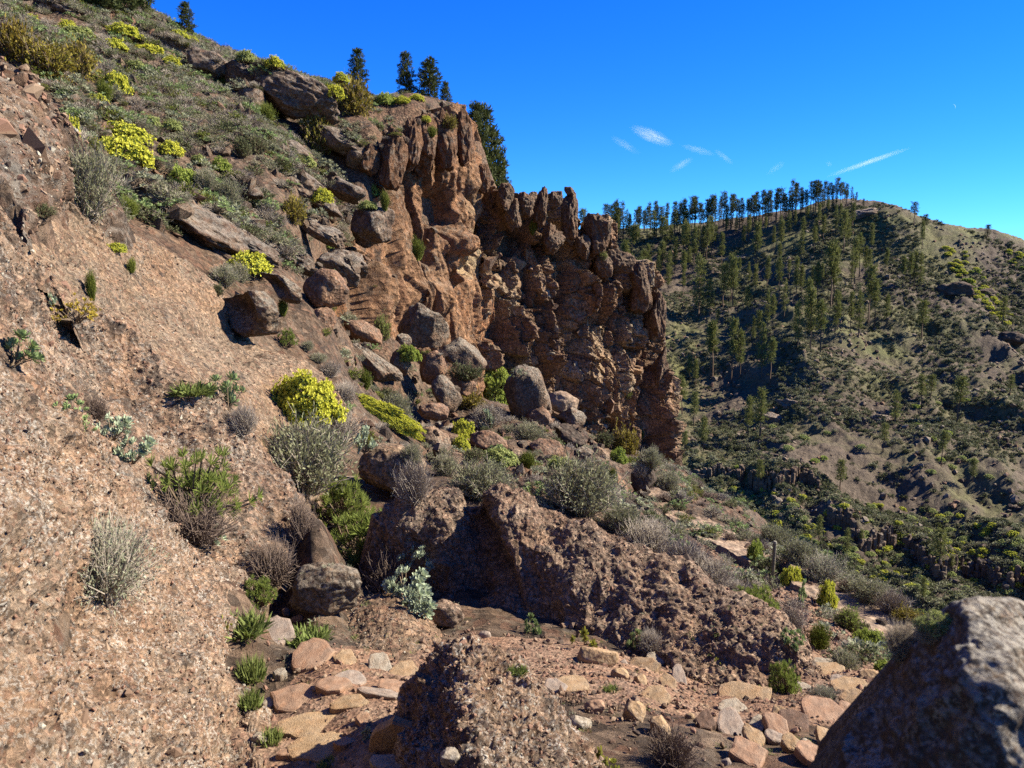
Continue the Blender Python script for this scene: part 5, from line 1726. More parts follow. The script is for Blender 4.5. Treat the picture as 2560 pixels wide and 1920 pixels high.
PLANTS = [
    # foreground and left rocks
    ('silver', 'silvery grey bush growing on the lower left rock', 100, 556, 108, 92), ('lance_dark', 'dark twiggy bush with spiky green rosettes in the crack of the left rocks', 196, 487, 106, 84),
    ('dark_twigs', 'tangle of dark dead twigs under the spiky rosette bush', 190, 520, 90, 50), ('aeon', 'houseleek rosettes at the left edge above the lower left rock', 12, 352, 48, 28),
    ('aeon', 'topmost houseleek rosettes in the left crack', 72, 411, 36, 21), ('aeon', 'houseleek rosettes just below the topmost ones in the left crack', 90, 432, 38, 22), ('aeon_pale', 'pale houseleek rosettes right of the middle of the left crack', 112, 430, 38, 23), ('aeon_pale', 'lowest pale houseleek rosettes in the left crack', 132, 452, 40, 24),
    ('dark_twigs', 'dark cushion of dry twigs between the houseleeks', 96, 408, 30, 22), ('aeon_pale', 'small group of four pale rosettes below the spiky bush', 205, 533, 34, 28),
    ('aeon', 'branched houseleek with yellowing rosettes on the rock below the bright grass mat', 228, 394, 40, 30), ('grass', 'bright green mat of grass on the rock left of the branched houseleek', 192, 386, 36, 18),
    ('orange', 'orange and yellow stonecrop on the left rock below the slab', 76, 311, 46, 24, None, 9.8), ('broom', 'thin yellowish plant line above the orange stonecrop', 92, 288, 14, 30), ('aeon_pale', 'small white green rosette left of the orange stonecrop', 50, 300, 12, 12),
    ('sage', 'large grey green bush filling the hollow below the yellow dome', 304, 456, 112, 78), ('twigs', 'dry grey twigs behind the large grey green bush', 336, 428, 60, 40), ('twigs', 'dry twigs left of the large grey green bush', 244, 420, 36, 28),
    ('spurge_big', 'largest yellow flowering dome beside the smooth slab', 306, 396, 74, 54), ('lance', 'upper green leafy bush behind the mottled boulder', 342, 506, 56, 44), ('lance', 'lower green leafy bush just above the mottled boulder', 362, 544, 84, 50),
    ('dark_twigs', 'dark dry twigs left of the mottled boulder', 272, 562, 56, 44), ('dark_twigs', 'brown dry twigs between the mottled boulder and the silvery rosettes', 386, 572, 48, 46), ('dark_twigs', 'purplish dead twigs above the left end of the leafy bush', 302, 520, 34, 44),
    ('lance', 'small leafy green plant at the left foot of the mottled boulder', 258, 594, 36, 28), ('aeon_pale', 'uppermost silvery rosettes against the rock ridge', 418, 560, 40, 24), ('aeon_pale', 'middle silvery rosettes against the rock ridge', 405, 583, 42, 25), ('aeon_pale', 'lowest silvery rosettes against the rock ridge', 420, 602, 42, 25), ('grass', 'grass tuft left of the stone slabs by the lower left rock', 244, 621, 46, 26),
    ('grass', 'grass tuft in front of the mottled boulder', 308, 633, 40, 20), ('grass', 'long grass strip along the lower left rock', 252, 664, 26, 34), ('grass', 'grass strip near the bottom of the lower left rock', 250, 696, 22, 26), ('grass', 'short grass among the lowest trail stones', 270, 734, 22, 26),
    ('grass', 'small grass tuft between the pink slabs', 303, 688, 20, 8), ('grass', 'lone grass tuft on the tip of the jagged foreground rock', 517, 668, 18, 10), ('grass', 'green tuft on the stone slabs', 346, 673, 12, 10), ('grass', 'grass tuft at the bottom edge of the trail', 330, 762, 22, 14),
    ('aeon_yellow', 'yellow tinted houseleek at the bottom edge of the photo', 606, 758, 44, 34), ('aeon_yellow', 'small yellow rosette beside the grass left of the trail', 228, 622, 14, 16), ('aeon_pale', 'little rosette in the black shadow of the jagged rock', 366, 736, 14, 14),
    ('aeon_yellow', 'yellow green rosettes against the foot of the rock ridge', 584, 637, 30, 24), ('aeon', 'small rosette plant at the shaded foot of the rock ridge', 534, 625, 20, 18), ('aeon', 'rosettes and dry stalks by the stone pile at the ridge foot', 634, 644, 24, 22),
    ('dark_twigs', 'dry twigs at the bottom right beside the round stones', 672, 748, 60, 40), ('twigs', 'pale dead twigs above the stone pile', 650, 640, 30, 24), ('lance', 'spiky green bush at the right end of the rock ridge', 783, 680, 28, 36), ('aeon_yellow', 'tiny yellow rosette on the right half of the rock ridge', 717, 664, 10, 10),
    ('silver', 'low silvery plants between the ridge end and the trail', 824, 694, 34, 20), ('grass', 'grass tuft among the stone pile below the ridge', 612, 688, 16, 12),
    # middle ground
    ('twigs', 'purplish dry twigs on the flank of the pale pitted boulder', 414, 482, 46, 42), ('sage', 'grey bush behind the rock ridge right of the pale boulder', 482, 480, 80, 40), ('sage', 'big sage green bush behind the rock ridge near its middle', 580, 486, 92, 62),
    ('sage', 'small grey bush between the pale boulder and the grey row', 445, 466, 34, 24), ('aeon_pale', 'small silvery plant beside the pale pitted boulder', 366, 443, 22, 24), ('spurge_lime', 'round lime green dome beside the tallest dark boulder', 494, 387, 46, 36, None, None, 0),
    ('dkgreen', 'dark green scrub left of the round lime dome', 465, 372, 40, 18), ('olive', 'olive bush below the leaning boulder', 470, 400, 34, 18), ('twigs', 'dry brown bush below the round lime dome', 488, 416, 40, 24), ('aeon_pale', 'pale leafed plant below the dry brown bush', 486, 421, 16, 18),
    ('spurge', 'small yellow dome above the pinkish slab', 463, 430, 22, 17), ('spurge', 'small bright yellow bush left of the pinkish slab', 461, 444, 16, 16), ('dkgreen', 'green patch under the small bright yellow bush', 472, 455, 30, 16), ('spurge_pale', 'pale green bush below the pinkish slab', 500, 457, 34, 16),
    ('sage', 'grey green tuft below the dark brown slab', 412, 455, 24, 24), ('sage', 'feathery grey green bush above the yellow band', 398, 408, 34, 30), ('dkgreen', 'dark rounded bush above the feathery grey one', 386, 396, 26, 18), ('spurge_lime', 'lime green tuft on the squarish boulder', 409, 354, 22, 15),
    ('bright', 'fresh green shrub at the foot of the red wall', 382, 331, 22, 30), ('broom', 'small broom bush under the tilted slab boulder', 366, 380, 14, 20), ('sage', 'grey bush at the foot of the red wall', 344, 320, 26, 20), ('twigs', 'dry bush under the dark boulder row', 345, 392, 30, 20),
    ('sage', 'low scrub between the round boulders', 528, 433, 40, 24), ('broom', 'broom bush beside the rounded red brown boulder', 527, 461, 22, 18), ('spurge_pale', 'yellow green tuft above the big sage bush', 560, 464, 26, 12), ('olive', 'olive bush with rusty tips under the breccia cliff', 625, 443, 36, 32),
    ('spurge_lime', 'lime bush under the olive bush', 618, 457, 18, 14), ('broom', 'yellowish bush right of the big sage bush', 612, 478, 16, 20), ('sage', 'scrub below the olive bush near the drop edge', 650, 458, 34, 22), ('sage', 'grey scrub right of the dark round boulder', 668, 482, 30, 22),
    ('dkgreen', 'green scrub at the foot of the breccia cliff', 604, 440, 28, 18), ('aeon', 'small rosettes left of the dark round boulder', 606, 468, 12, 10), ('twigs', 'dry bush under the olive bush', 640, 470, 20, 14),
    ('twigs', 'leftmost of the bare grey bushes along the pale slab', 648, 538, 66, 36), ('twigs', 'second bare grey bush along the pale slab', 682, 557, 64, 36), ('twigs', 'third bare grey bush along the pale slab', 712, 576, 58, 32), ('twigs', 'last bare grey bush before the trail', 738, 593, 46, 26),
    ('sage', 'grey green bush at the left end of the bare bushes', 622, 520, 50, 30), ('silver', 'small silvery plant below the bare bushes', 707, 584, 20, 14), ('lance', 'green leafy patch on the back of the ridge near the trail', 754, 601, 44, 28), ('twigs', 'pale dry twigs above the right end of the ridge', 790, 620, 40, 26),
    ('spurge_lime', 'yellow green bush left of the post', 755, 551, 16, 18), ('dkgreen', 'dark green bush at the foot of the post', 768, 568, 30, 26), ('spurge', 'yellow flowering bush right of the post', 792, 577, 22, 18), ('sage', 'grey green bush behind the post', 774, 538, 40, 28),
    ('sage', 'grey green bush right of the post on the drop edge', 802, 553, 44, 26), ('silver', 'large pale grey bush on the drop edge right of the post', 822, 568, 52, 32), ('dark_twigs', 'reddish dry bush on the drop edge', 846, 586, 22, 14), ('sage', 'long grey scrub running down the drop edge', 868, 590, 50, 22),
    ('twigs', 'dry grey bush near the lower drop edge', 892, 602, 40, 24), ('aeon', 'green rosettes beside the trail below the post', 805, 598, 16, 26), ('spurge', 'yellow green upright bush below the tan slab', 827, 597, 20, 28, None, None, 0), ('bright', 'green bush under the yellow upright one', 848, 620, 34, 28), ('spurge_lime', 'bright green dome right of the lower trail', 868, 640, 32, 22),
    ('broom', 'yellow green feathery bush left of the lower trail', 818, 638, 30, 30), ('aeon', 'dark green rosettes at the ridge end beside the trail', 790, 638, 26, 16), ('sage', 'grey twiggy bush below the feathery one', 844, 660, 36, 24), ('aeon_pale', 'pale rosettes beside the lower trail', 884, 652, 28, 16),
    ('spurge_lime', 'small lime bush by the blurred boulder', 882, 667, 18, 12), ('twigs', 'large dry bush above the blurred boulder', 902, 640, 52, 40), ('twigs', 'dry grey scrub left of the blurred boulder top', 930, 630, 40, 26), ('spurge_pale', 'yellowish scrub on the edge above the blurred boulder', 936, 622, 40, 16), ('olive', 'olive scrub on the edge behind the blurred boulder', 905, 614, 30, 14),
    ('dkgreen', 'dark leafy bush right of the trail by the bright green dome', 862, 628, 20, 16), ('sage', 'scrub on the crest above the tan slab', 850, 578, 36, 16),
    # upper slope: flowering domes
    ('spurge', 'yellow flowering bush in the top left corner', 31, 19, 16, 9), ('spurge', 'yellow bush above the pale long one near the top left', 68, 26, 16, 10), ('spurge_pale', 'pale green long bush near the top left', 79, 33, 26, 12), ('spurge', 'wide yellow bush below the skyline trees', 125, 32, 30, 14),
    ('spurge', 'yellow bush left of the lone skyline pine foot', 179, 35, 18, 9), ('spurge', 'yellow bush on the skyline right of the lone pine', 191, 40, 14, 7), ('spurge', 'yellow bush below the wide one', 115, 45, 22, 12), ('spurge', 'yellow bush left of the cave mouth', 149, 51, 28, 12), ('spurge_pale', 'pale bush below the skyline ledge', 137, 67, 18, 12),
    ('spurge', 'yellow green bush under the cave ledge', 172, 63, 18, 12), ('spurge_pale', 'green dome on the skyline above the broken outcrop', 246, 57, 18, 13), ('spurge', 'yellow green dome farther right on the skyline', 275, 63, 18, 12), ('spurge', 'steep yellow bush in the upper scrub', 118, 84, 24, 22), ('spurge', 'small yellow bush left of the pointed rock', 99, 101, 18, 12),
    ('spurge', 'tall yellow bush beside the rounded left edge rock', 67, 128, 22, 24), ('spurge_pale', 'pale green bush above the thin slab', 151, 122, 18, 14), ('spurge_pale', 'pale yellow bush right of the slanting slab', 172, 126, 20, 12), ('spurge', 'upper of the two large yellow bushes above the grey bush', 127, 134, 42, 20), ('spurge', 'lower and largest yellow bush on the upper slope', 120, 150, 52, 28),
    ('spurge', 'yellow bush at the right end of the largest upper one', 142, 162, 20, 14), ('spurge', 'yellow topped bush in the middle of the upper slope', 171, 149, 24, 15), ('spurge_pale', 'small pale bush right of the yellow topped one', 200, 160, 16, 10), ('spurge_lime', 'lime bush above the green dome pair', 221, 165, 20, 14), ('spurge_lime', 'large lime green dome above the long lichened slab', 183, 178, 32, 22),
    ('spurge_pale', 'yellowish dome under the dark rock wall ledge', 303, 160, 22, 14), ('spurge', 'small yellow bush below the wide slab ledge', 322, 196, 20, 15), ('spurge_lime', 'small lime bush near the foot of the scrub slope', 328, 243, 16, 12), ('spurge', 'small yellow bush alone on the bare slab', 116, 248, 18, 10), ('spurge', 'bright yellow bush above the black hollowed boulder', 249, 264, 42, 24),
    ('spurge_lime', 'lime bush on the right skyline near the pine pair', 385, 100, 18, 13), ('spurge', 'yellow bush at the foot of the pine pair', 417, 98, 14, 8), ('spurge', 'yellow green bush on the crest left of the pine pair', 402, 101, 18, 9), ('spurge_lime', 'lime bush on the ledge left of the cliff', 371, 190, 16, 14), ('spurge_pale', 'pale bush under the ledge lime bush', 368, 205, 18, 10), ('spurge', 'tiny yellow bush on the cliff top', 426, 119, 9, 6),
    ('spurge', 'yellow bush on the right skyline', 341, 78, 16, 10), ('spurge', 'yellow green bush below the right skyline', 335, 92, 18, 14),
    # upper slope: rusty and olive bushes, brooms and the larger grey bushes
    ('rust', 'rusty green bush at the left edge of the upper slope', 14, 44, 44, 40), ('rust', 'large yellow orange bush above the rounded left edge rock', 46, 62, 60, 36), ('rust', 'orange tinged bush right of the large yellow orange one', 78, 62, 42, 34), ('olive', 'big olive bush on the slope below the single skyline pine', 353, 100, 42, 36), ('olive', 'tall olive bush below the broken outcrop', 317, 132, 34, 42),
    ('rust', 'rusty bush on the scrub slope right of the lime dome', 293, 211, 30, 26), ('broom', 'green broom in front of the broken outcrop', 265, 114, 24, 18), ('broom', 'dark green broom on the front of the long lichened slab', 129, 209, 26, 20), ('broom', 'small brown green broom on the long lichened slab', 166, 218, 14, 14), ('broom', 'green tuft left of the cliff pillars', 385, 202, 12, 18),
    ('broom', 'green broom growing on the orange cliff', 417, 250, 18, 22), ('sage', 'large grey green bush at the left above the smooth slab', 88, 184, 60, 66), ('sage', 'grey bush at the left edge above the smooth slab', 14, 186, 48, 34), ('sage', 'grey green dome above the long slab right of the lime dome', 227, 196, 36, 28), ('sage', 'grey green bush between the two lime domes', 205, 180, 26, 22), ('dkgreen', 'dark green bush under the rock step left of the long slab', 43, 210, 26, 16),
    ('broom', 'broom on the slope left of the pointed rock', 105, 92, 18, 18), ('dkgreen', 'dark round bush on the mid slope', 258, 145, 22, 18), ('dkgreen', 'dark bush at the mid slope ledge', 243, 148, 22, 20), ('broom', 'broom under the skyline outcrop', 228, 84, 18, 12), ('olive', 'olive scrub on the cliff top', 450, 122, 16, 12), ('broom', 'broom tuft high on the cliff', 432, 132, 12, 10),
    ('sage', 'grey bush under the bright yellow bush', 224, 276, 36, 22), ('sage', 'rounded sage bush beside the bright yellow bush', 238, 274, 26, 20), ('dkgreen', 'green tuft at the hollow boulder', 217, 290, 16, 12), ('broom', 'yellow green tuft right of the hollow boulder', 283, 308, 14, 18), ('sage', 'small bush on the slab crest below the hollow boulder', 308, 346, 14, 10),
    ('lance', 'small green leafy plant below the hollow boulder', 287, 340, 18, 16), ('sage', 'scrub strip along the slab crest', 318, 358, 22, 10), ('twigs', 'dry twigs on the slab crest', 330, 370, 26, 14), ('broom', 'faint green tuft on the bare slab', 132, 266, 10, 14),
    ('broom', 'green tuft between the breccia pinnacles', 533, 228, 10, 14), ('bright', 'green bush on the breccia cliff below the square pinnacle', 592, 254, 16, 18), ('bright', 'green bush on the right shoulder of the breccia cliff', 603, 256, 10, 10), ('broom', 'green tuft at the foot of the breccia cliff', 640, 435, 10, 12), ('bright', 'small green bush low on the breccia cliff', 628, 395, 10, 9),
]
for t in PLANTS:
    kind, lab, u, v, w, h = t[:6]
    plant(kind, lab, u, v, w, h, *(t[6:]))
# the draped yellow band is one long shrub along the slab edge
bandp = [plant('spurge_big', 'curved band of yellow flowers draped along the dark brown slab', 380, 411, 84, 22, None, 23.0, None, math.radians(27), 0.22)]


# ------------------------------------------------------------------ pines
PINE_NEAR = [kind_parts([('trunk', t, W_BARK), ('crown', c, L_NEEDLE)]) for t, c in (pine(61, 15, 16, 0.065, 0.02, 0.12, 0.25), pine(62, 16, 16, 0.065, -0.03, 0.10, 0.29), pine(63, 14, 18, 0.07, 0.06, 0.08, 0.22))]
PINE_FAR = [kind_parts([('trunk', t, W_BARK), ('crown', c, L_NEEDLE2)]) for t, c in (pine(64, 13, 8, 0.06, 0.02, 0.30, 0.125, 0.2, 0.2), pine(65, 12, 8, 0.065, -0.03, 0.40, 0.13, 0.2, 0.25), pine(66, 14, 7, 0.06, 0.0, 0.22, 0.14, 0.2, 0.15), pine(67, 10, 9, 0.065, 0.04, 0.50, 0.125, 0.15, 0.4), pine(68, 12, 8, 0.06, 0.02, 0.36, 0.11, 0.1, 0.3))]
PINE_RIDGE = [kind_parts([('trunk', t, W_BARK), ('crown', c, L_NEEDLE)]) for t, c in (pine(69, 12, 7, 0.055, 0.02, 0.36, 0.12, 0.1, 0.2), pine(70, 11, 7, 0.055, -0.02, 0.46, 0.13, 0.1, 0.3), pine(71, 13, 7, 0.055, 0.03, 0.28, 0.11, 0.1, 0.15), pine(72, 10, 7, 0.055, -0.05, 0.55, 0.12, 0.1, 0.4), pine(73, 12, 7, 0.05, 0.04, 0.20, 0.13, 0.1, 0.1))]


def pine_tree(label, loc, height, variants, group=None, wide=1.0, pick=None):
    o = thing('pine_tree', label, 'tree', loc, group)
    o.scale = (height * wide, height * wide, height)
    o.rotation_euler = (0, 0, random.uniform(0, 6.28))
    for n, me in variants[pick if pick is not None else random.randrange(len(variants))]:
        link(n, me, o)
    return o


for lab, u, vb, vt, d, wide in [
        ('lone dark pine on the skyline at the upper left', 187, 40, 6, 64, 1.0), ('single pine on the skyline above the olive bush', 358, 90, 52, 68, 1.0), ('slender left pine of the skyline pair above the cliff', 407, 100, 56, 70, 0.75),
        ('broad right pine of the skyline pair above the cliff', 428, 110, 61, 70, 1.05), ('small pine leaning out right of the skyline pair', 446, 116, 84, 72, 0.8), ('pine tip peeping over the top of the cliff', 474, 160, 106, 82, 0.8), ('tall dark pine behind the right edge of the orange cliff', 486, 215, 112, 84, 0.62),
        ('dark pine standing outermost behind the orange cliff', 497, 222, 134, 86, 0.62), ('low pine showing behind the small square pillar', 502, 220, 170, 88, 0.7), ('bushy dark pine cut off by the top edge, leftmost of three', 106, 17, -42, None, 0.9), ('bushy dark pine cut off by the top edge, middle of three', 127, 16, -46, None, 0.9),
        ('bushy dark pine cut off by the top edge, rightmost of three', 145, 14, -40, None, 0.75), ('dark pine scrub at the very top left corner', 88, 9, -30, None, 0.8)]:
    b = P(u, vb, d) if d else np.array(hit(u, vb) or P(u, vb, 62))
    d = b[1]
    pine_tree(lab, b, (vb - vt) * d / FPX, PINE_NEAR, 'pines on the near skyline', wide * 1.2)


def far_hit(u, v):
    return hit(u, v, True)


Z3 = [(40, 860, 640), (90, 880, 660), (150, 830, 650), (170, 850, 620), (200, 830, 600), (265, 890, 700), (360, 690, 580), (405, 770, 640), (440, 740, 580), (490, 880, 640), (510, 740, 600), (600, 790, 650), (645, 700, 580), (650, 800, 620), (640, 900, 760), (780, 850, 680), (790, 760, 600), (860, 820, 660), (920, 720, 580), (1000, 680, 520),
      (1050, 800, 560), (1080, 760, 600), (1110, 640, 500), (950, 580, 470), (1230, 820, 640), (1320, 970, 800), (1430, 1040, 850), (1475, 1040, 840), (1500, 1040, 820), (1540, 1035, 830), (1555, 780, 620), (120, 1210, 860), (190, 1200, 990), (275, 1150, 900), (325, 1130, 850), (340, 1150, 870), (430, 1220, 1040), (480, 1090, 900), (560, 1030, 850),
      (635, 1110, 870), (670, 1220, 1000), (745, 1100, 860), (780, 1080, 900), (880, 1140, 900), (970, 1140, 780), (985, 1130, 800), (1100, 1010, 800), (1120, 1000, 740), (1150, 960, 720), (1190, 960, 780), (1215, 960, 800), (560, 1290, 1070), (595, 1300, 1100), (740, 1380, 1150), (755, 1420, 1140), (835, 1420, 1060), (820, 1300, 1000), (900, 1450, 1150),
      (995, 1320, 1070), (1015, 1300, 1080), (1095, 1300, 1080), (1145, 1350, 1080), (1210, 1260, 930), (1250, 1300, 1020), (1325, 1270, 1090), (195, 1600, 1290), (210, 1600, 1280), (330, 1640, 1270), (385, 1600, 1320), (240, 1300, 1180), (525, 1600, 1290), (580, 1640, 1380), (470, 1400, 1230), (500, 1400, 1200), (20, 1080, 900), (60, 1640, 1480), (100, 1660, 1500),
      (30, 760, 610), (120, 760, 640), (230, 760, 640), (300, 700, 590), (700, 690, 560), (740, 650, 540), (820, 640, 520), (870, 720, 600), (890, 640, 510), (1030, 620, 500), (550, 700, 590), (480, 660, 580), (700, 980, 860), (850, 1020, 900), (910, 1000, 880), (440, 1010, 880), (380, 980, 850), (30, 980, 830)]
ORD = ['first', 'second', 'third', 'fourth', 'fifth', 'sixth', 'seventh', 'eighth', 'ninth', 'tenth', 'eleventh', 'twelfth', 'thirteenth', 'fourteenth', 'fifteenth', 'sixteenth', 'seventeenth', 'eighteenth']
ROWS = {}
for X, Y, T in Z3:
    ROWS.setdefault((128 + Y * 0.15552) // 18, []).append((X, Y))
ROW_KEYS = sorted(ROWS)


def stand_label(X, Y):
    k = (128 + Y * 0.15552) // 18
    row = sorted(ROWS[k])
    i = ROW_KEYS.index(k)
    n = row.index((X, Y))
    place = 'leftmost' if n == 0 else ('rightmost' if n == len(row) - 1 else ORD[n] + ' from the left')
    return 'far hillside pine in the ' + (ORD[i] + ' tier down from the ridge row, ' if i < 9 else 'lowest tier of the stand, ') + place


for X, Y, T in Z3:
    u, v, h = 680 + X * 0.15552, 128 + Y * 0.15552, (Y - T) * 0.15552
    p = far_hit(u, v)
    if p is None or p.y < 90:
        continue
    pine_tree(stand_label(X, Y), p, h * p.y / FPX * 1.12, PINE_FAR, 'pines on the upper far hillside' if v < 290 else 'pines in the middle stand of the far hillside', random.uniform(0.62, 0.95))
for lab, X, Y, T in [('tall pine at the left foot of the far hill beside the cliff', 10, 220, -40), ('thin pine beside the tall one at the left foot of the far hill', 90, 270, 50), ('small pine on the grassy bench near the cliff', 150, 430, 200), ('left pine of the close pair above the rock bench', 435, 350, 80), ('right and taller pine of the close pair above the rock bench', 510, 350, 30),
                     ('small pine in front of the left rock bench', 510, 670, 480), ('pine standing on the bare slope with a long shadow on its left', 1380, 260, 40), ('small pine below the long shadowed hollow', 1305, 430, 250), ('left pine of the pair on the right far slope', 1550, 150, -60), ('right pine of the pair on the right far slope', 1610, 110, -60), ('tall pine right of the pair on the far slope', 1780, 255, -40),
                     ('pine above the right rock bench', 1680, 520, 300), ('small pine at the right end of the rock bench', 1880, 640, 470), ('dark pine between the two rock benches', 1030, 700, 480), ('pine at the right edge casting a shadow down left', 2120, 80, -60), ('dense pine in the ravine right of the post', 890, 1030, 840), ('slim pine in the ravine, left of two', 1070, 1090, 920), ('slim pine in the ravine, right of two', 1165, 1040, 930),
                     ('tall thin pine low in the ravine at the right', 1660, 1210, 920), ('small pine beside the tall thin one in the ravine', 1740, 1230, 1100), ('lowest pine in the ravine near the blurred boulder', 1560, 1430, 1230), ('small pine at the edge of the breccia cliff foot', 30, 440, 300)]:
    u, v, h = 680 + X * 0.15552, 384 + Y * 0.15552, (Y - T) * 0.15552
    p = far_hit(u, v)
    if p is not None and p.y > 60:
        pine_tree(lab, p, h * p.y / FPX * 1.04, PINE_FAR, 'pines low on the far hillside', random.uniform(0.95, 1.25))
for lab, X, Y, T, wide in [('round topped lone pine standing on the far ridge line', 1505, 612, 500, 1.5), ('dark pine just below the far ridge right of the lone one', 1565, 690, 580, 1.3), ('low leaning tree on the far ridge at the right', 1975, 690, 625, 2.2), ('pine on the open slope right of the middle stand', 1555, 1330, 1110, 1.2), ('pine beside the dark outcrop at the right edge', 2070, 1250, 1080, 1.2), ('small pine at the right end of the ridge row', 1180, 492, 450, 1.3)]:
    u, v, h = 680 + X * 0.15552, 128 + Y * 0.15552, (Y - T) * 0.15552
    p = far_hit(u, v + 3) or Vector(P(u, v, 345))
    pine_tree(lab, p, h * p.y / FPX * (1.35 if v < 240 else 1.1), PINE_RIDGE if v < 240 else PINE_FAR, None, wide)
# the row along the far ridge
ridge_uv = [(600, 233), (640, 230), (680, 227), (727, 221), (773, 215), (812, 206), (843, 200), (860, 202)]
RU, RV = [a for a, _ in ridge_uv], [b for _, b in ridge_uv]
for k in range(104):
    u = 606 + (856 - 606) * (max(0.0, (k + random.uniform(-0.8, 0.8)) / 103) ** 0.85)
    top = np.interp(u, [600, 680, 720, 760, 800, 830, 850, 858], [208, 206, 199, 197, 186, 182, 188, 194])
    vb = np.interp(u, RU, RV) + random.uniform(-0.5, 9) * (0.7 if u > 800 else 1)
    th = math.atan2(u - 512, FPX)
    p = far_hit(u, vb + 2)
    if p is None:
        p = Vector(P(u, vb, 400))
    hp = (vb - top) * random.uniform(0.75, 1.3)
    pine_tree('pine in the dense row along the far ridge line', p, max(9, hp) * p.y / FPX * 1.02, PINE_RIDGE, 'pines along the far ridge line', random.uniform(0.8, 1.1))
for k in range(34):                                     # the thicket left of the ridge row, beside the cliff
    u, v = random.uniform(612, 690), random.uniform(236, 290)
    p = far_hit(u, v)
    if p is not None:
        pine_tree('pine in the thicket beside the breccia cliff on the far hill', p, random.uniform(22, 32) * p.y / FPX, PINE_FAR, 'pines in the thicket beside the cliff', random.uniform(0.9, 1.2))
for lab, u, v, h in [('pine showing in the gap between the breccia pinnacles', 583, 236, 26), ('tiny tree top above the breccia cliff rim', 524, 200, 7)]:
    p = Vector(P(u, v, 330))
    pine_tree(lab, (p.x, p.y, p.z), h * 330 / FPX, PINE_FAR, None, 1.5)


# ------------------------------------------------------------------ scrub that reads as one cover
def low_proto(kind, seed):
    if kind == 'sage':
        st, lf = brushwood(seed, 70, 620, up=0.4, leaf=0.15, thin=0.010, lwid=0.35)
        return proto('scrub', join_mesh('scrub', [(st, W_TWIG), (lf, L_SAGE)]))
    if kind == 'green':
        st, lf = brushwood(seed, 60, 600, up=0.4, leaf=0.15, thin=0.010, lwid=0.5)
        return proto('scrub', join_mesh('scrub', [(st, W_STEM), (lf, L_DKGREEN)]))
    if kind == 'olive':
        st, lf = brushwood(seed, 60, 560, up=0.6, leaf=0.16, thin=0.010, lwid=0.4)
        return proto('scrub', join_mesh('scrub', [(st, W_STEM), (lf, L_BROOM)]))
    if kind == 'pale':
        lv, st = rosette_bush(seed, 26, 9, size=0.3, wid=0.3)
        return proto('scrub', join_mesh('scrub', [(lv, L_SILVER), (st, W_STEM)]))
    if kind == 'leaf':
        lv, st = rosette_bush(seed, 30, 10, size=0.28, wid=0.28)
        return proto('scrub', join_mesh('scrub', [(lv, L_AEON), (st, W_STEM)]))
    st, lf = brushwood(seed, 170, 0, up=0.4, thin=0.011, curl=0.2)
    return proto('scrub', join_mesh('scrub', [(st, W_TWIG if seed % 2 else W_TWIG2)]))


LOW = [low_proto('sage', 81), low_proto('sage', 82), low_proto('twig', 83), low_proto('twig', 84), low_proto('twig', 85), low_proto('green', 86), low_proto('olive', 87), low_proto('pale', 88), low_proto('leaf', 89), low_proto('sage', 90)]


def in_poly(u, v, poly):
    poly = np.asarray(poly, float)
    ins = np.zeros(np.shape(u), bool)
    j = len(poly) - 1
    for i in range(len(poly)):
        (xi, yi), (xj, yj) = poly[i], poly[j]
        c = ((yi > v) != (yj > v)) & (u < (xj - xi) * (v - yi) / (yj - yi + 1e-9) + xi)
        ins ^= c
        j = i
    return ins


def cover(poly, n, dmin, dmax, smin, smax, nz=0.25, clump=0.9, keep_off=True):
    """spots on the near ground inside a mapped area, even per square metre"""
    us = [p[0] for p in poly]
    t0, t1 = math.atan2(min(us) - 512, FPX), math.atan2(max(us) - 512, FPX)
    out = []
    tries = 0
    while len(out) < n and tries < 60:
        tries += 1
        m = n * 2
        th = RNG.uniform(t0, t1, m)
        r = np.sqrt(RNG.uniform(dmin ** 2, dmax ** 2, m))
        x, y = r * np.sin(th), r * np.cos(th)
        z = hill_z(x, y, False)
        u, v = project(np.stack((x, y, z), -1))
        ok = in_poly(u, v, poly) & (RNG.random(m) < np.clip(0.55 + clump * fbm(np.stack((x, y, z * 0), -1) * 0.35, 3), 0.02, 1))
        for a, b in zip(x[ok], y[ok]):
            q, nr = drop(float(a), float(b))
            if q is not None and abs(nr.z) > nz:
                out.append(q[:])
                if len(out) >= n:
                    break
    p = np.array(out)
    if keep_off:                                     # leave room for the plants that stand singly
        pl = np.array(PLANTED)
        near = ((p[:, None, 0] - pl[None, :, 0]) ** 2 + (p[:, None, 1] - pl[None, :, 1] + 0.2) ** 2 < (pl[None, :, 2] * 1.05 + 0.12) ** 2).any(1)
        p = p[~near]
    s = RNG.uniform(smin, smax, len(p)) ** 1.0
    scl = np.stack((s, s, s * RNG.uniform(0.55, 0.95, len(p))), -1)
    rot = np.stack((RNG.normal(size=len(p)) * 0.15, RNG.normal(size=len(p)) * 0.15, RNG.uniform(0, 6.28, len(p))), -1)
    return p, rot, scl


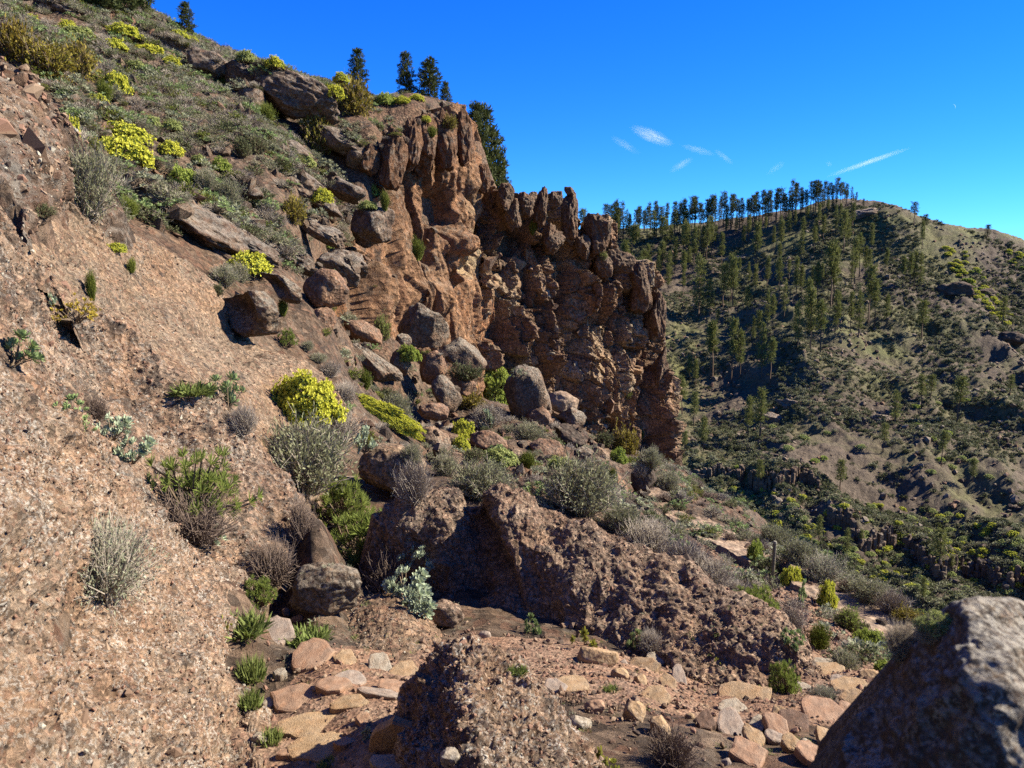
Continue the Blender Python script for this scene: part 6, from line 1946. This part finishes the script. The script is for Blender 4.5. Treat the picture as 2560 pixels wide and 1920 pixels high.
UPPER = [(0, -40), (150, -12), (200, 34), (300, 70), (345, 80), (430, 104), (458, 108), (440, 122), (398, 128), (388, 160), (380, 215), (360, 236), (335, 258), (330, 290), (280, 268), (230, 250), (110, 218), (75, 190), (72, 110), (30, 78), (0, 60)]
p, r_, s_ = cover(UPPER, 5600, 18, 74, 0.25, 0.75, 0.12)
scatter('scrub', p, r_, s_, LOW, None, label='grey and brown scrub covering the upper slope', category='scrub')
SKYL = [(40, -14), (150, -18), (200, 30), (300, 66), (345, 77), (435, 102), (435, 113), (345, 94), (300, 86), (200, 56), (140, 12), (40, 14)]
p, r_, s_ = cover(SKYL, 520, 48, 76, 0.4, 1.0, 0.05, 0.6)
scatter('scrub', p, r_, s_ * np.array((0.75, 0.75, 0.8)), [LOW[2], LOW[3], LOW[4], LOW[6], LOW[9], LOW[5]], None, label='bushy scrub fringing the skyline of the near slope', category='scrub')
FIELD = [(330, 300), (345, 330), (400, 365), (480, 405), (560, 430), (660, 470), (700, 500), (660, 520), (600, 512), (440, 482), (350, 450), (330, 420), (350, 400), (320, 350), (290, 300)]
p, r_, s_ = cover(FIELD, 420, 15, 60, 0.18, 0.5, 0.3)
scatter('scrub', p, r_, s_, LOW, None, label='low scrub growing between the boulders', category='scrub')
EDGE = [(630, 455), (690, 462), (740, 500), (790, 540), (900, 616), (1000, 640), (960, 690), (880, 690), (800, 612), (700, 570), (600, 520)]
p, r_, s_ = cover(EDGE, 900, 9, 62, 0.14, 0.5, 0.1)
scatter('scrub', p, r_, s_, LOW, None, label='low scrub along the edge where the slope drops away', category='scrub')
NEARG = [(270, 560), (420, 600), (600, 640), (820, 660), (900, 640), (1000, 700), (860, 768), (640, 768), (500, 680), (260, 768)]
TINY = [proto('weeds', join_mesh('weeds', [(grass_tuft(91, 36), L_GRASS)])), proto('weeds', join_mesh('weeds', [(grass_tuft(92, 26), L_SILVER)]))]
p, r_, s_ = cover(NEARG, 420, 4, 14, 0.02, 0.075, 0.3, 1.2)
scatter('weeds', p, r_, s_, TINY, None, label='tiny weeds sprouting on the trail and its edges', category='weeds')
# loose rubble
RUB = [proto('rubble', pebble_mesh(990 + k, M_CLAST[(4, 1, 0, 3, 4)[k]])) for k in range(5)]
for m in RUB:
    m.data.materials.clear()
for k, m in enumerate(RUB):
    m.data.materials.append((M_BOULDER, M_BOULDER2, M_BOULDER, M_DARKROCK, M_TUFF2)[k])
p, r_, s_ = cover(FIELD, 900, 14, 60, 0.05, 0.32, 0.2, 1.0)
scatter('rubble', p, RNG.uniform(0, 6.28, (len(p), 3)), s_, RUB, None, label='loose stones between the boulders', category='rubble')
p, r_, s_ = cover(UPPER, 1500, 18, 74, 0.06, 0.42, 0.2, 1.0)
scatter('rubble', p, RNG.uniform(0, 6.28, (len(p), 3)), s_ * np.array((1.3, 1, 0.7)), RUB, None, label='small rocks showing through the upper scrub', category='rubble')
p, r_, s_ = cover(EDGE, 500, 8, 45, 0.03, 0.16, 0.2, 1.0)
scatter('rubble', p, RNG.uniform(0, 6.28, (len(p), 3)), s_, RUB, None, label='small stones along the drop edge', category='rubble')

# scrub of the far hill
def far_proto(seed, mat, tw=W_TWIG2):
    st, lf = brushwood(seed, 26, 130, up=0.2, leaf=0.30, thin=0.02, lwid=0.6)
    return proto('scrub', join_mesh('scrub', [(st, tw), (lf, mat)]))


FARP = [far_proto(101, L_DKGREEN), far_proto(102, L_DKGREEN), far_proto(103, L_SAGE), far_proto(104, L_DKGREEN), far_proto(105, L_SAGE), far_proto(106, L_SAGE)]


def far_spots(n, t0, t1, r0, r1, dens, smin, smax):
    m = n * 4
    th = RNG.uniform(math.radians(t0), math.radians(t1), m)
    r = np.sqrt(RNG.uniform(r0 ** 2, r1 ** 2, m))
    x, y = r * np.sin(th), r * np.cos(th)
    ok = RNG.random(m) < dens(x, y, r)
    x, y = x[ok][:n], y[ok][:n]
    p = np.stack((x, y, far_z(x, y)), -1)
    s = smin * (smax / smin) ** RNG.random(len(p))
    return p, np.stack((x * 0, x * 0, RNG.uniform(0, 6.28, len(p))), -1), np.stack((s, s, s * RNG.uniform(0.6, 1.0, len(p))), -1)


def patchy(x, y, k, b):
    return np.clip(b + 1.3 * fbm(np.stack((x * k, y * k, x * 0), -1), 4), 0, 1)


p, r_, s_ = far_spots(13000, 3, 36, 105, 195, lambda x, y, r: patchy(x, y, 0.05, 0.75), 0.45, 1.35)
scatter('scrub', p, r_, s_, FARP, None, label='dark green scrub filling the ravine and the lower far slope', category='scrub')
p, r_, s_ = far_spots(15000, 3, 36, 195, 400, lambda x, y, r: patchy(x, y, 0.03, 0.42) * np.clip(0.35 + np.degrees(np.arctan2(x, y)) / 30, 0.3, 1), 0.5, 1.4)
scatter('scrub', p, r_, s_, FARP, None, label='low scrub dotted over the upper far hill', category='scrub')
p, r_, s_ = far_spots(3500, 3, 36, 110, 390, lambda x, y, r: patchy(x, y, 0.04, 0.3), 0.25, 1.0)
scatter('rubble', p, RNG.uniform(0, 6.28, (len(p), 3)), s_, RUB, None, label='scattered stones on the far hill', category='rubble')

# flowering spurges of the ravine and of the far ridge flank, each one a bush
FAR_SP = []
for s, col in ((111, L_YELLOW), (112, L_LIME), (113, L_PALE)):
    fl, lf, st = spurge(s, 130, 4, 0.26)
    FAR_SP.append(join_mesh('spurge_bush', [(fl, col), (lf, L_SPLEAF), (st, W_STEM)]))
for (poly, n, lab, grp, size, picks) in (
        ([(700, 482), (760, 486), (830, 500), (900, 505), (960, 515), (1022, 530), (1022, 600), (930, 598), (850, 572), (790, 545), (730, 512)], 230, 'small yellow green spurge dome in the ravine scrub', 'spurges in the ravine', (0.55, 1.05), (0, 2, 2, 0)),
        ([(945, 248), (965, 252), (985, 280), (1000, 300), (1016, 318), (1012, 330), (990, 315), (970, 292), (950, 268)], 70, 'yellow flowering spurge in the patch on the far ridge flank', 'spurges on the far ridge flank', (0.8, 1.5), (0, 0, 1)),
        ([(690, 400), (1010, 400), (1010, 480), (690, 470)], 22, 'lone green spurge dome on the far hillside above the rock bench', 'spurges above the rock bench', (0.8, 1.3), (1, 2)),
        ([(1005, 248), (1024, 256), (1024, 275), (1008, 262)], 14, 'yellow flowering spurge at the right end of the far ridge', 'spurges at the end of the far ridge', (0.8, 1.2), (0, 1))):
    k = 0
    while k < n:
        u, v = random.uniform(690, 1024), random.uniform(240, 605)
        if not in_poly(np.array(u), np.array(v), poly):
            continue
        q = far_hit(u, v)
        k += 1
        if q is None or q.y < 80:
            continue
        o = link('spurge_bush', FAR_SP[random.choice(picks)], None, label=lab, category='bush', group=grp)
        s = random.uniform(*size)
        o.location = q
        o.scale = (s, s, s * 0.9)
        o.rotation_euler = (0, 0, random.uniform(0, 6.28))

# basalt ledges across the far slope: uneven columns
M_COLUMN = rock_mat('basalt columns', [(0.13, 0.095, 0.075), (0.20, 0.15, 0.12), (0.28, 0.215, 0.17)], 0.25, 0.5, 0.35, (0.42, 0.36, 0.29), 0.2, 0.6)
for lab, t0, t1, r0, slope, hgt in (('pale columnar rock bench across the left of the far slope', 10.5, 22.0, 192, -0.1, 4.2), ('dark columnar rock bench lower on the right of the far slope', 22.6, 35.5, 179, -0.5, 4.5)):
    V, Q, n = [], [], 0
    for th in np.arange(t0, t1, 0.13):
        for _ in range(2):
            t = th + random.uniform(-0.08, 0.08)
            nn_ = float(perlin(np.array([[th * 0.55, 3.3, 0]]))[0])
            if float(perlin(np.array([[th * 0.9, 8.8, 1.0]]))[0]) < -0.32:
                continue
            t = math.radians(t)
            e = r0 + slope * (th - (10 if t0 < 20 else 22)) + 7 * nn_ - random.uniform(0.2, 2.0)
            x, y = e * math.sin(t), e * math.cos(t)
            zt = float(far_z(np.array(x * 1.012), np.array(y * 1.012))) + random.uniform(-1.2, 0.4)
            zb = zt - hgt - 2.5
            w = random.uniform(0.35, 0.8)
            a0 = random.uniform(0, 6.28)
            ring = np.array([[math.cos(a0 + k * 1.2566), math.sin(a0 + k * 1.2566)] for k in range(5)]) * w
            lx, ly = random.uniform(-0.3, 0.3), random.uniform(-0.3, 0.3)
            V.append(np.concatenate([np.column_stack((ring[:, 0] + x, ring[:, 1] + y, np.full(5, zb))), np.column_stack((ring[:, 0] * 0.85 + x + lx, ring[:, 1] * 0.85 + y + ly, zt + np.array([random.uniform(-0.3, 0.3) for _ in range(5)]))), [[x + lx, y + ly, zt + 0.25]]]))
            for k in range(5):
                m = (k + 1) % 5
                Q += [(n + k, n + m, n + 5 + m), (n + k, n + 5 + m, n + 5 + k), (n + 5 + k, n + 5 + m, n + 10)]
            n += 11
    link('basalt_ledge', mesh_np('basalt_ledge', np.concatenate(V), np.array(Q), False, [M_COLUMN]), None, label=lab, category='rock ledge')

# outcrops on the far hill
for i, (lab, u, v, w, h) in enumerate([('dark rough outcrop on the right of the far hill', 955, 290, 46, 20), ('dark outcrop right beside the rough one on the far hill', 985, 292, 26, 12), ('outcrop at the right edge of the far hill', 1010, 338, 34, 22), ('rock knob on the far slope above the bench', 790, 405, 28, 14), ('shaded rock face below the close pair of pines', 778, 420, 40, 16),
                                       ('rock step on the upper far hill below the ridge row', 742, 258, 40, 9), ('rock hump under the top of the far hill', 866, 214, 40, 14), ('rocky knob left of the pine with the long shadow', 880, 418, 30, 10)]):
    q = far_hit(u, v + h * 0.3)
    if q is not None:
        boulder('rock_outcrop', lab, u, v + 1, q.y + 1.5, w, h, random.uniform(-8, 12), M_DARKROCK if i < 3 else M_LEDGE, 800 + i, 0.8, 4, 14, 0.22, 0.08, category='rock', proxy=False)

# ------------------------------------------------------------------ wisps of cirrus, day moon
def cloud_mat(dens, seed):
    m = bpy.data.materials.new('cirrus')
    m.use_nodes = True
    n, l = m.node_tree.nodes, m.node_tree.links
    n.clear()
    out = n.new('ShaderNodeOutputMaterial')
    pv = n.new('ShaderNodeVolumePrincipled')
    pv.inputs['Color'].default_value = (1, 1, 1, 1)
    pv.inputs['Anisotropy'].default_value = 0.3
    tc = n.new('ShaderNodeTexCoord')
    ln = n.new('ShaderNodeVectorMath')
    ln.operation = 'LENGTH'
    l.new(tc.outputs['Object'], ln.inputs[0])
    fall = ramp(n, l, ln.outputs['Value'], [(0.0, 1.0), (0.45, 0.5), (0.95, 0.0)])
    mp = n.new('ShaderNodeMapping')
    mp.inputs['Scale'].default_value = (1.2, 1.6, 3.6)
    mp.inputs['Location'].default_value = (seed * 3.1, seed * 1.7, 0)
    mp.inputs['Rotation'].default_value = (0, 0.5, 0)
    l.new(tc.outputs['Object'], mp.inputs['Vector'])
    f = ramp(n, l, noise_node(n, l, mp.outputs[0], 1.8, 5, 0.62, 1.2), [(0.40, 0.0), (0.80, 1.0)])
    a = n.new('ShaderNodeMath')
    a.operation = 'MULTIPLY'
    l.new(f, a.inputs[0])
    l.new(fall, a.inputs[1])
    b = n.new('ShaderNodeMath')
    b.operation = 'MULTIPLY'
    b.inputs[1].default_value = dens
    l.new(a.outputs[0], b.inputs[0])
    l.new(b.outputs[0], pv.inputs['Density'])
    l.new(pv.outputs[0], out.inputs['Volume'])
    return m


v_, f_ = ico(3)
for i, (lab, u, v, w, h, roll, dens) in enumerate([
        ('brightest wisp of white cirrus in the blue sky', 652, 136, 40, 11, 22, 0.030), ('faint slanting cirrus wisp left of the brightest one', 625, 145, 30, 7, 30, 0.014), ('thin cirrus wisp right of the brightest one', 698, 150, 32, 6, 15, 0.02), ('small feathery cirrus wisp below the thin one', 681, 165, 24, 7, -30, 0.018),
        ('slanting cirrus streak farther right', 724, 157, 22, 5, 36, 0.02), ('long thin vapour trail above the far ridge', 869, 162, 76, 5, -19, 0.05), ('faint wisp above the ridge row', 776, 168, 20, 6, -35, 0.010), ('tiny cloud speck left of the vapour trail', 829, 164, 6, 4, 40, 0.02)]):
    d = 3000.0
    s = d / FPX
    o = link('cloud', mesh_np('cloud', v_, f_, True, [cloud_mat(dens, i + 1)]), None, label=lab, category='cloud', group='cirrus wisps')
    o.location = P(u, v, d)
    o.scale = (w * s / 2 * 1.25, h * s / 2 * 2, h * s / 2 * 1.25)
    o.rotation_euler = (0, math.radians(roll), 0)
m, n, l, b = nt('moonlight')
b.inputs['Base Color'].default_value = (0, 0, 0, 1)
b.inputs['Emission Color'].default_value = (0.35, 0.62, 1.0, 1)
b.inputs['Emission Strength'].default_value = 0.42
a = np.linspace(-1.35, 1.35, 15)
outer = np.column_stack((np.cos(a), 0 * a, np.sin(a)))
inner = np.column_stack((np.cos(a) * 0.62 + 0.08, 0 * a - 0.3 * np.cos(a), np.sin(a) * 0.99))
me = mesh_np('moon', np.concatenate((outer, inner)), grid_faces(2, 15), True, [m])
o = link('moon', me, None, label='thin pale crescent moon in the blue sky at the right', category='moon')
o.location = P(953, 107, 6000)
o.scale = (19, 19, 19)
o.rotation_euler = (0, math.radians(-25), 0)
